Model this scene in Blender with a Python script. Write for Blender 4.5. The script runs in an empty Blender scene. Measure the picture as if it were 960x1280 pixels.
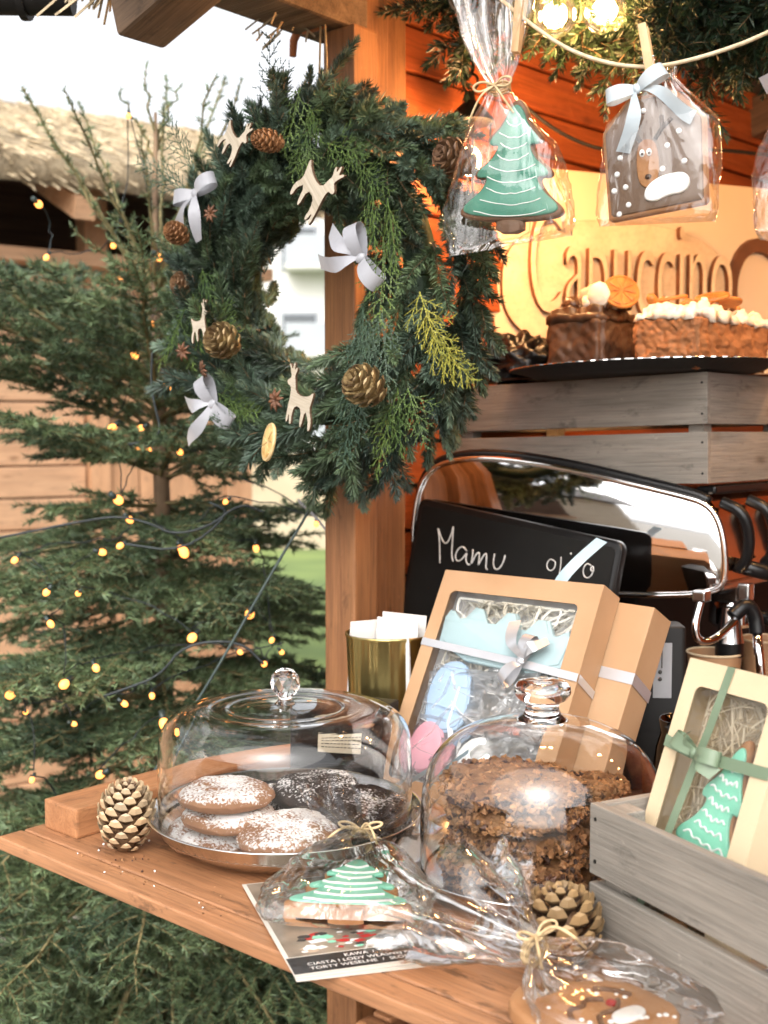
import bpy, bmesh, math, random
import numpy as np
from mathutils import Vector, Matrix, noise
R = math.radians
PI = math.pi
random.seed(7)
rng = np.random.default_rng(11)
scene = bpy.context.scene
COL = scene.collection

# ------------------------------------------------------------------ camera
cam_d = bpy.data.cameras.new('camera')
cam = bpy.data.objects.new('camera', cam_d)
COL.objects.link(cam)
cam.location = (0, 0, 1.45)
cam.rotation_euler = (R(90) - math.atan(100 / 1500), 0, R(41.3))
cam_d.sensor_fit = 'VERTICAL'
cam_d.sensor_height = 36
cam_d.sensor_width = 27
cam_d.lens = 42.19
cam_d.clip_start = 0.02
cam_d.clip_end = 900
cam_d.dof.use_dof = True
cam_d.dof.focus_distance = 1.27
cam_d.dof.aperture_fstop = 6.5
scene.camera = cam

# ------------------------------------------------------------------ sky, sun, exposure
SUN_EL, SUN_AZ = R(42), R(149)
w = bpy.data.worlds.new('World')
scene.world = w
w.use_nodes = True
nt = w.node_tree
bg = nt.nodes['Background']
sky = nt.nodes.new('ShaderNodeTexSky')
sky.sky_type = 'NISHITA'
sky.sun_disc = False
sky.sun_elevation = SUN_EL
sky.sun_rotation = SUN_AZ
sky.air_density = 1.0
sky.dust_density = 4.0
hs = nt.nodes.new('ShaderNodeHueSaturation')
hs.inputs['Saturation'].default_value = 0.12
nt.links.new(sky.outputs[0], hs.inputs['Color'])
nt.links.new(hs.outputs[0], bg.inputs['Color'])
bg.inputs['Strength'].default_value = 0.135
sd = bpy.data.lights.new('sun', 'SUN')
sd.energy = 1.2
sd.angle = R(85)
sd.color = (1.0, 0.95, 0.88)
sun = bpy.data.objects.new('sun', sd)
COL.objects.link(sun)
# the light comes from behind and to the right of the camera
sdir = Vector((math.cos(SUN_EL) * math.sin(SUN_AZ), math.cos(SUN_EL) * math.cos(SUN_AZ), math.sin(SUN_EL)))
sun.rotation_euler = sdir.to_track_quat('Z', 'Y').to_euler()
sun.location = (0, 0, 8)
scene.view_settings.view_transform = 'Standard'
scene.view_settings.look = 'None'
scene.view_settings.gamma = 1
scene.view_settings.exposure = 1.22
scene.cycles.use_denoising = True
scene.cycles.use_adaptive_sampling = True
scene.cycles.adaptive_threshold = 0.035
scene.cycles.max_bounces = 11
scene.cycles.transmission_bounces = 10
scene.cycles.transparent_max_bounces = 24
scene.cycles.glossy_bounces = 4
scene.cycles.diffuse_bounces = 3
scene.cycles.sample_clamp_indirect = 6

# ------------------------------------------------------------------ materials
def nm(name):
    m = bpy.data.materials.new(name)
    m.use_nodes = True
    return m, m.node_tree.nodes, m.node_tree.links, m.node_tree.nodes['Principled BSDF']

def ramp(nodes, stops):
    r = nodes.new('ShaderNodeValToRGB')
    e = r.color_ramp.elements
    while len(e) < len(stops):
        e.new(0.5)
    for i, (p, c) in enumerate(stops):
        e[i].position = p
        e[i].color = (*c, 1) if len(c) == 3 else c
    return r

def coords(nodes, links, scale, rnd=True):
    tc = nodes.new('ShaderNodeTexCoord')
    mp = nodes.new('ShaderNodeMapping')
    mp.inputs['Scale'].default_value = scale
    if rnd:
        oi = nodes.new('ShaderNodeObjectInfo')
        mu = nodes.new('ShaderNodeMath'); mu.operation = 'MULTIPLY'; mu.inputs[1].default_value = 37.0
        links.new(oi.outputs['Random'], mu.inputs[0])
        ad = nodes.new('ShaderNodeVectorMath'); ad.operation = 'ADD'
        links.new(tc.outputs['Object'], ad.inputs[0]); links.new(mu.outputs[0], ad.inputs[1])
        links.new(ad.outputs[0], mp.inputs['Vector'])
    else:
        links.new(tc.outputs['Object'], mp.inputs['Vector'])
    return mp

def wood(name, c1, c2, axis=0, rough=0.6, fine=150.0, bump=0.12, knots=True, coat=0.0, tone=0.18, wear=0.0, streak=0.35):
    m, n, l, b = nm(name)
    def nz(across, along, detail, dist=0.0, ro=0.6):
        s = [across] * 3; s[axis] = along
        mp = coords(n, l, s)
        t = n.new('ShaderNodeTexNoise'); t.inputs['Scale'].default_value = 1.0; t.inputs['Detail'].default_value = detail; t.inputs['Roughness'].default_value = ro; t.inputs['Distortion'].default_value = dist
        l.new(mp.outputs[0], t.inputs['Vector']); return t
    def mul(a, bb, fac=1.0):
        mx = n.new('ShaderNodeMix'); mx.data_type = 'RGBA'; mx.blend_type = 'MULTIPLY'; mx.inputs['Factor'].default_value = fac
        l.new(a, mx.inputs['A']); l.new(bb, mx.inputs['B']); return mx.outputs['Result']
    no = nz(fine * 0.32, fine / 60, 8, 0.7)
    rp = ramp(n, [(0.30, c2), (0.5, [0.5 * (p + q) for p, q in zip(c1, c2)]), (0.70, c1)])
    l.new(no.outputs['Fac'], rp.inputs[0]); out = rp.outputs[0]
    fn = nz(fine * 2.2, fine / 12, 4, 0.2)
    rf = ramp(n, [(0.32, (1 - streak,) * 3), (0.55, (1, 1, 1))]); l.new(fn.outputs['Fac'], rf.inputs[0]); out = mul(out, rf.outputs[0])
    n2 = nz(6, 3.0, 6)
    r2 = ramp(n, [(0.3, (1 - tone,) * 3), (0.7, (1 + tone * 0.5,) * 3)]); l.new(n2.outputs['Fac'], r2.inputs[0]); out = mul(out, r2.outputs[0])
    if knots:
        sk = [16.0] * 3; sk[axis] = 5.0
        mp3 = coords(n, l, sk)
        vo = n.new('ShaderNodeTexVoronoi'); vo.inputs['Scale'].default_value = 1.0; l.new(mp3.outputs[0], vo.inputs['Vector'])
        r3 = ramp(n, [(0.05, (0.32, 0.26, 0.22)), (0.10, (0.75, 0.7, 0.66)), (0.16, (1, 1, 1))]); l.new(vo.outputs['Distance'], r3.inputs[0]); out = mul(out, r3.outputs[0], 0.8)
    if wear:
        n4 = nz(38, 16, 7, 0.4, 0.7)
        r4 = ramp(n, [(0.58, (1, 1, 1)), (0.66, (1 - wear,) * 3)]); l.new(n4.outputs['Fac'], r4.inputs[0]); out = mul(out, r4.outputs[0])
        n5 = nz(90, 45, 5, 0.3, 0.7)
        mx = n.new('ShaderNodeMix'); mx.data_type = 'RGBA'; r5 = ramp(n, [(0.66, (0, 0, 0)), (0.72, (wear, wear, wear))]); l.new(n5.outputs['Fac'], r5.inputs[0])
        l.new(r5.outputs[0], mx.inputs['Factor']); l.new(out, mx.inputs['A']); mx.inputs['B'].default_value = (*[min(0.85, q * 1.5 + 0.04) for q in c1], 1); out = mx.outputs['Result']
    l.new(out, b.inputs['Base Color'])
    rr = ramp(n, [(0.3, (min(1, rough + 0.18),) * 3), (0.7, (rough - 0.08,) * 3)])
    l.new(no.outputs['Fac'], rr.inputs[0]); l.new(rr.outputs[0], b.inputs['Roughness'])
    bp = n.new('ShaderNodeBump'); bp.inputs['Strength'].default_value = bump * 2.0; bp.inputs['Distance'].default_value = 0.002
    l.new(fn.outputs['Fac'], bp.inputs['Height']); l.new(bp.outputs[0], b.inputs['Normal'])
    b.inputs['Coat Weight'].default_value = coat
    return m

def gen(name, col, rough=0.5, metal=0.0, col2=None, nscale=15.0, bump=0.0, bscale=60.0, spec=0.5, coat=0.0, sss=0.0, island=0.0, sheen=0.0, lo=0.35, hi=0.65, trans=0.0, objvar=0.0):
    m, n, l, b = nm(name)
    b.inputs['Roughness'].default_value = rough
    b.inputs['Metallic'].default_value = metal
    b.inputs['Specular IOR Level'].default_value = spec
    b.inputs['Coat Weight'].default_value = coat
    b.inputs['Sheen Weight'].default_value = sheen
    if sss:
        b.inputs['Subsurface Weight'].default_value = sss
        b.inputs['Subsurface Radius'].default_value = (0.01, 0.006, 0.004)
        b.inputs['Subsurface Scale'].default_value = 0.5
    col2 = col2 or tuple(c * 0.8 for c in col)
    mp = coords(n, l, (1, 1, 1))
    no = n.new('ShaderNodeTexNoise'); no.inputs['Scale'].default_value = nscale; no.inputs['Detail'].default_value = 6
    l.new(mp.outputs[0], no.inputs['Vector'])
    rp = ramp(n, [(lo, col2), (hi, col)])
    l.new(no.outputs['Fac'], rp.inputs[0])
    out = rp.outputs[0]
    if island:
        ge = n.new('ShaderNodeNewGeometry')
        ri = ramp(n, [(0.0, (1 - island,) * 3), (1.0, (1 + island,) * 3)])
        l.new(ge.outputs['Random Per Island'], ri.inputs[0])
        mx = n.new('ShaderNodeMix'); mx.data_type = 'RGBA'; mx.blend_type = 'MULTIPLY'; mx.inputs['Factor'].default_value = 1
        l.new(out, mx.inputs['A']); l.new(ri.outputs[0], mx.inputs['B'])
        out = mx.outputs['Result']
    if objvar:
        oi2 = n.new('ShaderNodeObjectInfo'); rv = ramp(n, [(0.0, (1 - objvar,) * 3), (1.0, (1 + objvar * 1.2, 1 + objvar * 1.2, 1 + objvar * 0.8))])
        l.new(oi2.outputs['Random'], rv.inputs[0])
        mo = n.new('ShaderNodeMix'); mo.data_type = 'RGBA'; mo.blend_type = 'MULTIPLY'; mo.inputs['Factor'].default_value = 1
        l.new(out, mo.inputs['A']); l.new(rv.outputs[0], mo.inputs['B']); out = mo.outputs['Result']
    l.new(out, b.inputs['Base Color'])
    if bump:
        nb = n.new('ShaderNodeTexNoise'); nb.inputs['Scale'].default_value = bscale; nb.inputs['Detail'].default_value = 5
        l.new(mp.outputs[0], nb.inputs['Vector'])
        bp = n.new('ShaderNodeBump'); bp.inputs['Strength'].default_value = bump; bp.inputs['Distance'].default_value = 0.003
        l.new(nb.outputs['Fac'], bp.inputs['Height']); l.new(bp.outputs[0], b.inputs['Normal'])
    if trans:
        tl = n.new('ShaderNodeBsdfTranslucent'); l.new(out, tl.inputs['Color'])
        ms = n.new('ShaderNodeMixShader'); ms.inputs[0].default_value = trans
        l.new(b.outputs[0], ms.inputs[1]); l.new(tl.outputs[0], ms.inputs[2])
        l.new(ms.outputs[0], n['Material Output'].inputs['Surface'])
    return m

def emit(name, col, strength):
    m, n, l, b = nm(name)
    b.inputs['Base Color'].default_value = (*col, 1)
    b.inputs['Emission Color'].default_value = (*col, 1)
    b.inputs['Emission Strength'].default_value = strength
    m.cycles.emission_sampling = 'NONE'
    return m

def glass(name, tint=(1, 1, 1), rough=0.0, ior=1.46):
    m, n, l, b = nm(name)
    b.inputs['Base Color'].default_value = (*tint, 1)
    b.inputs['Transmission Weight'].default_value = 1
    b.inputs['Roughness'].default_value = rough
    b.inputs['IOR'].default_value = ior
    return m

def film(name, gloss=0.1, edge=0.5, bump=0.5, bscale=22.0, haze=0.0, rough=0.06, facet=0.0):
    """clear cellophane: see-through sheet with a glossy, crinkled skin"""
    m, n, l, b = nm(name)
    mp = coords(n, l, (0.4, 1, 1))
    vo = n.new('ShaderNodeTexNoise'); vo.inputs['Scale'].default_value = bscale; vo.inputs['Detail'].default_value = 3; vo.inputs['Distortion'].default_value = 1.6
    l.new(mp.outputs[0], vo.inputs['Vector'])
    bp = n.new('ShaderNodeBump'); bp.inputs['Strength'].default_value = bump; bp.inputs['Distance'].default_value = 0.01
    v2 = n.new('ShaderNodeTexVoronoi'); v2.inputs['Scale'].default_value = bscale * 2.2
    vd = n.new('ShaderNodeVectorMath'); vd.operation = 'MULTIPLY_ADD'; vd.inputs[1].default_value = (0.06, 0.06, 0.06)
    l.new(vo.outputs['Color'], vd.inputs[0]); l.new(mp.outputs[0], vd.inputs[2]); l.new(vd.outputs[0], v2.inputs['Vector'])
    hm = n.new('ShaderNodeMath'); hm.operation = 'MULTIPLY_ADD'; hm.inputs[1].default_value = facet
    l.new(v2.outputs['Distance'], hm.inputs[0]); l.new(vo.outputs['Fac'], hm.inputs[2])
    l.new(hm.outputs[0], bp.inputs['Height'])
    tr = n.new('ShaderNodeBsdfTransparent'); tr.inputs['Color'].default_value = (0.965, 0.965, 0.965, 1)
    gl = n.new('ShaderNodeBsdfGlossy'); gl.inputs['Roughness'].default_value = rough; gl.inputs['Color'].default_value = (1, 1, 1, 1)
    l.new(bp.outputs[0], gl.inputs['Normal'])
    lw = n.new('ShaderNodeLayerWeight'); lw.inputs['Blend'].default_value = 0.35
    l.new(bp.outputs[0], lw.inputs['Normal'])
    ma = n.new('ShaderNodeMath'); ma.operation = 'MULTIPLY_ADD'; ma.inputs[1].default_value = edge; ma.inputs[2].default_value = gloss; ma.use_clamp = True
    l.new(lw.outputs['Fresnel'], ma.inputs[0])
    ms = n.new('ShaderNodeMixShader')
    l.new(ma.outputs[0], ms.inputs[0]); l.new(tr.outputs[0], ms.inputs[1]); l.new(gl.outputs[0], ms.inputs[2])
    res = ms.outputs[0]
    if haze:
        df = n.new('ShaderNodeBsdfTranslucent'); df.inputs['Color'].default_value = (0.9, 0.9, 0.9, 1)
        m2 = n.new('ShaderNodeMixShader'); m2.inputs[0].default_value = haze
        l.new(res, m2.inputs[1]); l.new(df.outputs[0], m2.inputs[2]); res = m2.outputs[0]
    l.new(res, n['Material Output'].inputs['Surface'])
    n.remove(b)
    return m

M = {}
M['counter'] = wood('counter_wood', (0.44, 0.21, 0.10), (0.31, 0.138, 0.06), 0, 0.42, 150, 0.16, True, 0.1, 0.22, 0.5, 0.3)
M['counter_y'] = wood('batten_wood', (0.47, 0.22, 0.10), (0.34, 0.145, 0.06), 1, 0.45, 150, 0.12, False, 0.1, 0.16, 0.3, 0.22)
M['post'] = wood('post_wood', (0.37, 0.165, 0.065), (0.22, 0.09, 0.035), 2, 0.55, 140, 0.2, True, 0.0, 0.25, 0.35, 0.3)
M['wall'] = wood('stall_wall_wood', (0.52, 0.125, 0.028), (0.34, 0.07, 0.016), 1, 0.5, 140, 0.2, False, 0.0, 0.25, 0.35, 0.3)
M['wallz'] = wood('stall_frame_wood', (0.60, 0.155, 0.035), (0.42, 0.09, 0.022), 2, 0.5, 140, 0.2, False, 0.0, 0.25, 0.35, 0.3)
M['beam'] = wood('weathered_beam', (0.20, 0.125, 0.075), (0.10, 0.06, 0.036), 0, 0.7, 140, 0.3, True, 0.0, 0.3, 0.35, 0.4)
M['crate'] = wood('grey_crate_wood', (0.29, 0.255, 0.215), (0.19, 0.168, 0.142), 0, 0.7, 150, 0.25, True, 0.0, 0.25, 0.35, 0.24)
M['crate2'] = wood('grey_crate_side_wood', (0.29, 0.255, 0.215), (0.19, 0.168, 0.142), 1, 0.7, 150, 0.25, True, 0.0, 0.25, 0.35, 0.24)
M['hut'] = wood('hut_wood', (0.66, 0.40, 0.235), (0.54, 0.30, 0.165), 0, 0.6, 70, 0.15, True, 0.0, 0.2, 0.3, 0.2)
M['hutz'] = wood('hut_trim_wood', (0.62, 0.35, 0.19), (0.48, 0.25, 0.125), 2, 0.6, 70, 0.15, True, 0.0, 0.2, 0.3, 0.2)
M['hutdark'] = wood('hut_brown_wood', (0.10, 0.05, 0.026), (0.055, 0.028, 0.015), 0, 0.7, 90, 0.15, False)
M['straw'] = gen('straw', (0.62, 0.50, 0.33), 0.8, 0, (0.36, 0.27, 0.16), 14, 0.6, 30, island=0.35)
M['thatch'] = wood('thatch', (0.56, 0.45, 0.30), (0.30, 0.225, 0.135), 1, 0.85, 75, 0.9, False, 0.0, 0.4, 0.4, 0.5)
M['peach'] = gen('sign_board', (0.78, 0.60, 0.40), 0.45, 0, (0.74, 0.55, 0.36), 3)
M['ply'] = wood('sign_plywood', (0.80, 0.62, 0.41), (0.70, 0.50, 0.30), 2, 0.42, 60, 0.03, False, 0.1, 0.25, 0.0, 0.12)
M['plyedge'] = gen('sign_shadow_edge', (0.20, 0.07, 0.022), 0.7, 0, (0.13, 0.045, 0.015), 40)  # side faces coloured dark to carry the shadow gap round the letters
M['brownsign'] = gen('sign_brown', (0.16, 0.055, 0.02), 0.5, 0, (0.12, 0.04, 0.015), 30)
M['fir'] = gen('fir_needles', (0.105, 0.150, 0.085), 0.45, 0, (0.045, 0.070, 0.044), 6, island=0.4, spec=0.45, trans=0.12, objvar=0.5)
M['firblue'] = gen('blue_fir_needles', (0.110, 0.155, 0.120), 0.42, 0, (0.048, 0.078, 0.062), 6, island=0.4, spec=0.45, trans=0.1, objvar=0.5)
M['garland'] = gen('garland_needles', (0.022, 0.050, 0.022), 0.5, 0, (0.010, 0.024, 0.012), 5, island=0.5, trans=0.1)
M['spruce'] = gen('spruce_needles', (0.175, 0.24, 0.11), 0.5, 0, (0.052, 0.085, 0.046), 6.0, island=0.55, trans=0.15)
M['thuja'] = gen('thuja_green', (0.13, 0.19, 0.045), 0.55, 0, (0.06, 0.11, 0.03), 9, island=0.35, trans=0.2)
M['thujay'] = gen('thuja_yellow', (0.40, 0.36, 0.06), 0.55, 0, (0.22, 0.24, 0.05), 9, island=0.3, trans=0.2)
M['thujag'] = gen('cypress_grey_green', (0.11, 0.16, 0.10), 0.55, 0, (0.05, 0.09, 0.06), 9, island=0.35, trans=0.15)
M['twig'] = gen('twig_bark', (0.22, 0.14, 0.07), 0.8, 0, (0.12, 0.075, 0.04), 40, 0.3, 120)
M['youngtwig'] = gen('young_twig_bark', (0.30, 0.24, 0.11), 0.8, 0, (0.18, 0.14, 0.06), 40, 0.3, 120)
M['trunk'] = gen('spruce_bark', (0.24, 0.155, 0.09), 0.85, 0, (0.12, 0.075, 0.045), 18, 0.8, 60)
M['cone'] = gen('cone_scale', (0.20, 0.11, 0.05), 0.6, 0, (0.10, 0.05, 0.025), 30, 0.2, 200, island=0.3)
M['conegold'] = gen('cone_scale_gilded', (0.36, 0.26, 0.12), 0.42, 0.35, (0.11, 0.065, 0.03), 55, 0.2, 200, island=0.3)
M['conepale'] = gen('cone_scale_pale', (0.62, 0.50, 0.34), 0.6, 0, (0.28, 0.17, 0.09), 45, 0.2, 200, island=0.25)
def cone_tip(name, inner, tip, metal):
    m, n, l, b = nm(name)
    tc = n.new('ShaderNodeTexCoord'); sp = n.new('ShaderNodeSeparateXYZ'); l.new(tc.outputs['Object'], sp.inputs[0])
    no = n.new('ShaderNodeTexNoise'); no.inputs['Scale'].default_value = 4.0; no.inputs['Detail'].default_value = 4; l.new(tc.outputs['Object'], no.inputs['Vector'])
    ad = n.new('ShaderNodeMath'); ad.operation = 'MULTIPLY_ADD'; ad.inputs[1].default_value = 0.35; l.new(no.outputs['Fac'], ad.inputs[0]); l.new(sp.outputs['X'], ad.inputs[2])
    rp = ramp(n, [(0.70, inner), (1.0, tip)]); l.new(ad.outputs[0], rp.inputs[0])
    oi = n.new('ShaderNodeObjectInfo'); ri = ramp(n, [(0, (0.7, 0.7, 0.7)), (1, (1.15, 1.1, 1.0))]); l.new(oi.outputs['Random'], ri.inputs[0])
    mx = n.new('ShaderNodeMix'); mx.data_type = 'RGBA'; mx.blend_type = 'MULTIPLY'; mx.inputs['Factor'].default_value = 1
    l.new(rp.outputs[0], mx.inputs['A']); l.new(ri.outputs[0], mx.inputs['B']); l.new(mx.outputs['Result'], b.inputs['Base Color'])
    b.inputs['Metallic'].default_value = metal; b.inputs['Roughness'].default_value = 0.5
    return m
M['tipgold'] = cone_tip('gilded_cone_scale', (0.04, 0.02, 0.010), (0.30, 0.195, 0.095), 0.15)
M['tippale'] = cone_tip('pale_cone_scale', (0.11, 0.055, 0.024), (0.52, 0.39, 0.25), 0.0)
M['tipdark'] = cone_tip('brown_cone_scale', (0.05, 0.025, 0.012), (0.20, 0.115, 0.055), 0.0)
M['larch'] = gen('larch_cone_scale', (0.30, 0.14, 0.055), 0.6, 0, (0.18, 0.08, 0.03), 50, 0.2, 200, island=0.3)
M['anise'] = gen('star_anise', (0.13, 0.05, 0.02), 0.6, 0, (0.07, 0.028, 0.012), 60)
M['cutwood'] = wood('cut_plywood', (0.56, 0.49, 0.39), (0.42, 0.35, 0.26), 0, 0.6, 300, 0.1, False, 0.0, 0.15, 0.2, 0.25)
M['burnt'] = gen('burnt_edge', (0.10, 0.055, 0.028), 0.7)
M['whitewood'] = gen('pale_cut_wood', (0.54, 0.47, 0.37), 0.6, 0, (0.43, 0.36, 0.27), 18, 0.1, 80)
M['satin'] = gen('silver_satin', (0.37, 0.37, 0.40), 0.34, 0.0, (0.29, 0.29, 0.32), 8, 0.35, 60, spec=0.6, sheen=0.4, trans=0.15)
M['satinblue'] = gen('pale_blue_satin', (0.27, 0.42, 0.51), 0.35, 0.0, (0.48, 0.62, 0.71), 8, spec=0.6, trans=0.15)
M['satinwhite'] = gen('white_blue_satin', (0.46, 0.52, 0.56), 0.35, 0.0, (0.38, 0.44, 0.48), 8, 0.3, 60, spec=0.6, trans=0.15)
M['satingreen'] = gen('sage_ribbon', (0.19, 0.25, 0.165), 0.45, 0.0, (0.14, 0.19, 0.12), 12, trans=0.12)
M['silverband'] = gen('silver_band', (0.55, 0.55, 0.57), 0.3, 0.6, (0.48, 0.48, 0.50), 12)
M['twine'] = gen('jute_twine', (0.62, 0.47, 0.27), 0.85, 0, (0.42, 0.30, 0.16), 90, 0.5, 300)
M['cable'] = gen('dark_cable', (0.018, 0.026, 0.028), 0.5, 0, (0.012, 0.016, 0.018), 20)
M['cableblack'] = gen('black_cable', (0.012, 0.010, 0.009), 0.5)
M['fairy'] = emit('fairy_bulb_glow', (1.0, 0.34, 0.07), 1.7)
M['fairycap'] = gen('fairy_socket', (0.03, 0.045, 0.04), 0.4)
M['filament'] = emit('lamp_filament', (1.0, 0.62, 0.24), 9)
M['lampglass'] = film('lamp_globe_glass', 0.05, 0.55, 0.0)
M['lantern_glow'] = emit('lantern_bulb', (1.0, 0.60, 0.24), 40)
M['iron'] = gen('black_iron', (0.012, 0.011, 0.011), 0.45, 0.6, (0.02, 0.018, 0.016), 40)
M['glass'] = glass('clear_glass')
M['chrome'] = gen('chrome', (0.86, 0.86, 0.87), 0.045, 1.0, (0.84, 0.84, 0.85), 4)
M['steel'] = gen('brushed_steel', (0.72, 0.71, 0.70), 0.22, 1.0, (0.62, 0.61, 0.60), 30)
M['warmlit_front'] = gen('warmlit_chrome', (0.80, 0.62, 0.47), 0.12, 1.0, (0.72, 0.52, 0.38), 12, 0.1, 14)  # chrome with the warm lamp light put into its colour
M['platesteel'] = gen('plate_steel', (0.82, 0.78, 0.74), 0.16, 1.0, (0.74, 0.70, 0.66), 12)
M['blackplastic'] = gen('black_plastic', (0.006, 0.006, 0.0065), 0.28, 0, (0.008, 0.0075, 0.0075), 14, spec=0.35)
M['blackmatte'] = gen('black_matte', (0.007, 0.0065, 0.0065), 0.6, 0, (0.010, 0.009, 0.008), 20, spec=0.25)
M['slate'] = gen('chalkboard_face', (0.006, 0.0065, 0.0065), 0.5, 0, (0.012, 0.013, 0.0125), 6, spec=0.25)
M['chalk'] = gen('chalk', (0.80, 0.80, 0.78), 0.9, 0, (0.45, 0.45, 0.44), 260)
M['kraft'] = gen('kraft_card', (0.40, 0.245, 0.135), 0.7, 0, (0.35, 0.205, 0.105), 10, 0.05, 300)
M['kraftlight'] = gen('pale_kraft_card', (0.58, 0.46, 0.30), 0.7, 0, (0.52, 0.40, 0.255), 10, 0.05, 300)
M['kraftgrey'] = gen('grey_kraft_card', (0.42, 0.33, 0.24), 0.7, 0, (0.36, 0.28, 0.20), 10, 0.05, 300)
M['paper'] = gen('white_paper', (0.80, 0.79, 0.77), 0.8, 0, (0.72, 0.71, 0.70), 12, trans=0.2)
M['shred'] = gen('paper_shreds', (0.84, 0.82, 0.76), 0.7, 0, (0.72, 0.66, 0.54), 14, island=0.12, trans=0.25)
M['woolshred'] = gen('wood_wool', (0.84, 0.75, 0.58), 0.7, 0, (0.68, 0.56, 0.38), 14, island=0.2, trans=0.2)
M['cello'] = film('cellophane', 0.06, 0.7, 0.75, 13.0, 0.02, 0.05, 0.45)
M['cellosmooth'] = film('cellophane_taut', 0.055, 0.36, 0.75, 14.0, 0.01, 0.05, 0.35)
M['cellotail'] = film('cellophane_gathered', 0.10, 0.7, 0.8, 26.0, 0.06)
M['windowfilm'] = film('window_film', 0.03, 0.5, 0.4, 11.0, 0.05, 0.06, 0.3)
M['ginger'] = gen('gingerbread', (0.36, 0.17, 0.065), 0.7, 0, (0.25, 0.105, 0.038), 26, 0.35, 120)
M['gingerdark'] = gen('dark_gingerbread', (0.17, 0.085, 0.045), 0.65, 0, (0.12, 0.06, 0.03), 26, 0.35, 120)
M['mint'] = gen('mint_icing', (0.24, 0.60, 0.43), 0.38, 0, (0.19, 0.53, 0.37), 20, 0.1, 60, sss=0.1)
M['teal'] = gen('teal_icing', (0.085, 0.27, 0.195), 0.4, 0, (0.06, 0.21, 0.15), 20, 0.1, 60)
M['icing'] = gen('white_icing', (0.84, 0.83, 0.80), 0.42, 0, (0.78, 0.77, 0.74), 20, sss=0.1)
M['bluesugar'] = gen('pale_blue_icing', (0.38, 0.50, 0.52), 0.5, 0, (0.33, 0.45, 0.47), 14)
M['skyicing'] = gen('sky_blue_icing', (0.34, 0.46, 0.60), 0.5, 0, (0.30, 0.41, 0.55), 14)
M['pink'] = gen('pink_icing', (0.62, 0.32, 0.37), 0.5, 0, (0.56, 0.27, 0.32), 14)
M['choc'] = gen('chocolate', (0.045, 0.022, 0.012), 0.35, 0, (0.085, 0.042, 0.022), 22, 0.4, 45)
M['choccake'] = gen('chocolate_cake', (0.10, 0.048, 0.024), 0.5, 0, (0.055, 0.026, 0.014), 20, 0.5, 50)
M['spongecake'] = gen('sponge_cake', (0.34, 0.14, 0.05), 0.75, 0, (0.22, 0.085, 0.03), 40, 0.8, 90)
M['meringue'] = gen('cream_topping', (0.82, 0.74, 0.62), 0.6, 0, (0.74, 0.62, 0.48), 30, 0.5, 60)
M['orange'] = gen('dried_orange', (0.50, 0.20, 0.04), 0.5, 0, (0.34, 0.11, 0.02), 60, 0.4, 120)
M['orangepale'] = gen('dried_orange_flesh', (0.66, 0.46, 0.20), 0.5, 0, (0.52, 0.31, 0.10), 70, 0.4, 120)
M['rind'] = gen('orange_rind', (0.62, 0.46, 0.24), 0.6, 0, (0.5, 0.34, 0.14), 70)
M['gold'] = gen('gold_tin', (0.46, 0.37, 0.15), 0.3, 1.0, (0.40, 0.31, 0.12), 10)
M['oat'] = gen('oat_crumb', (0.40, 0.205, 0.085), 0.7, 0, (0.21, 0.095, 0.038), 60, 0.6, 160, island=0.45)
M['oatdark'] = gen('dark_fruit_crumb', (0.05, 0.02, 0.012), 0.5, 0, (0.09, 0.035, 0.018), 60, 0.6, 160, island=0.4)
M['clamp'] = gen('rusty_clamp', (0.55, 0.20, 0.08), 0.6, 0.2, (0.40, 0.13, 0.05), 40, 0.3, 80)
M['gravel'] = gen('market_ground', (0.30, 0.27, 0.23), 0.9, 0, (0.22, 0.20, 0.17), 5, 0.6, 60)
M['lawn'] = gen('lawn_grass', (0.20, 0.27, 0.08), 0.9, 0, (0.13, 0.19, 0.06), 1.4, 0.6, 40)
M['beigewall'] = gen('rendered_wall', (0.52, 0.43, 0.31), 0.9, 0, (0.42, 0.33, 0.22), 1.2, 0.4, 10)
M['facade'] = gen('pale_facade', (0.66, 0.65, 0.62), 0.8, 0, (0.60, 0.58, 0.55), 0.4)
M['balcony'] = gen('grey_balcony', (0.36, 0.38, 0.41), 0.7, 0, (0.32, 0.34, 0.37), 0.4)
M['pane'] = gen('window_glass', (0.05, 0.06, 0.07), 0.08, 0, (0.06, 0.07, 0.08), 0.5)
M['roofing'] = gen('dark_roofing', (0.09, 0.075, 0.065), 0.8, 0, (0.06, 0.05, 0.045), 6, 0.4, 20)
M['cup'] = gen('brown_paper_cup', (0.36, 0.20, 0.10), 0.6, 0, (0.31, 0.165, 0.08), 14)
M['leafpaper'] = gen('leaflet_paper', (0.62, 0.58, 0.52), 0.3, 0, (0.58, 0.54, 0.48), 5, coat=0.3)
M['leafprint'] = gen('leaflet_photo', (0.30, 0.245, 0.19), 0.3, 0, (0.16, 0.13, 0.10), 24, coat=0.3)
M['crinkle'] = film('crinkled_film', 0.16, 0.7, 1.0, 30.0, 0.30, 0.12, 0.7)
M['leafblack'] = gen('leaflet_black', (0.018, 0.017, 0.018), 0.3, 0, (0.02, 0.02, 0.02), 5, coat=0.3)
M['red'] = gen('berry_red', (0.45, 0.03, 0.03), 0.4)
M['bluefabric'] = gen('blue_white_cloth', (0.60, 0.63, 0.72), 0.8, 0, (0.12, 0.16, 0.34), 60, lo=0.42, hi=0.55)
M['label'] = gen('cream_label', (0.62, 0.54, 0.40), 0.7, 0, (0.54, 0.46, 0.33), 30)
M['ink'] = gen('print_ink', (0.05, 0.045, 0.04), 0.7)
M['clothespin'] = gen('clothespin_wood', (0.60, 0.42, 0.23), 0.6, 0, (0.50, 0.33, 0.17), 40)
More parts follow.
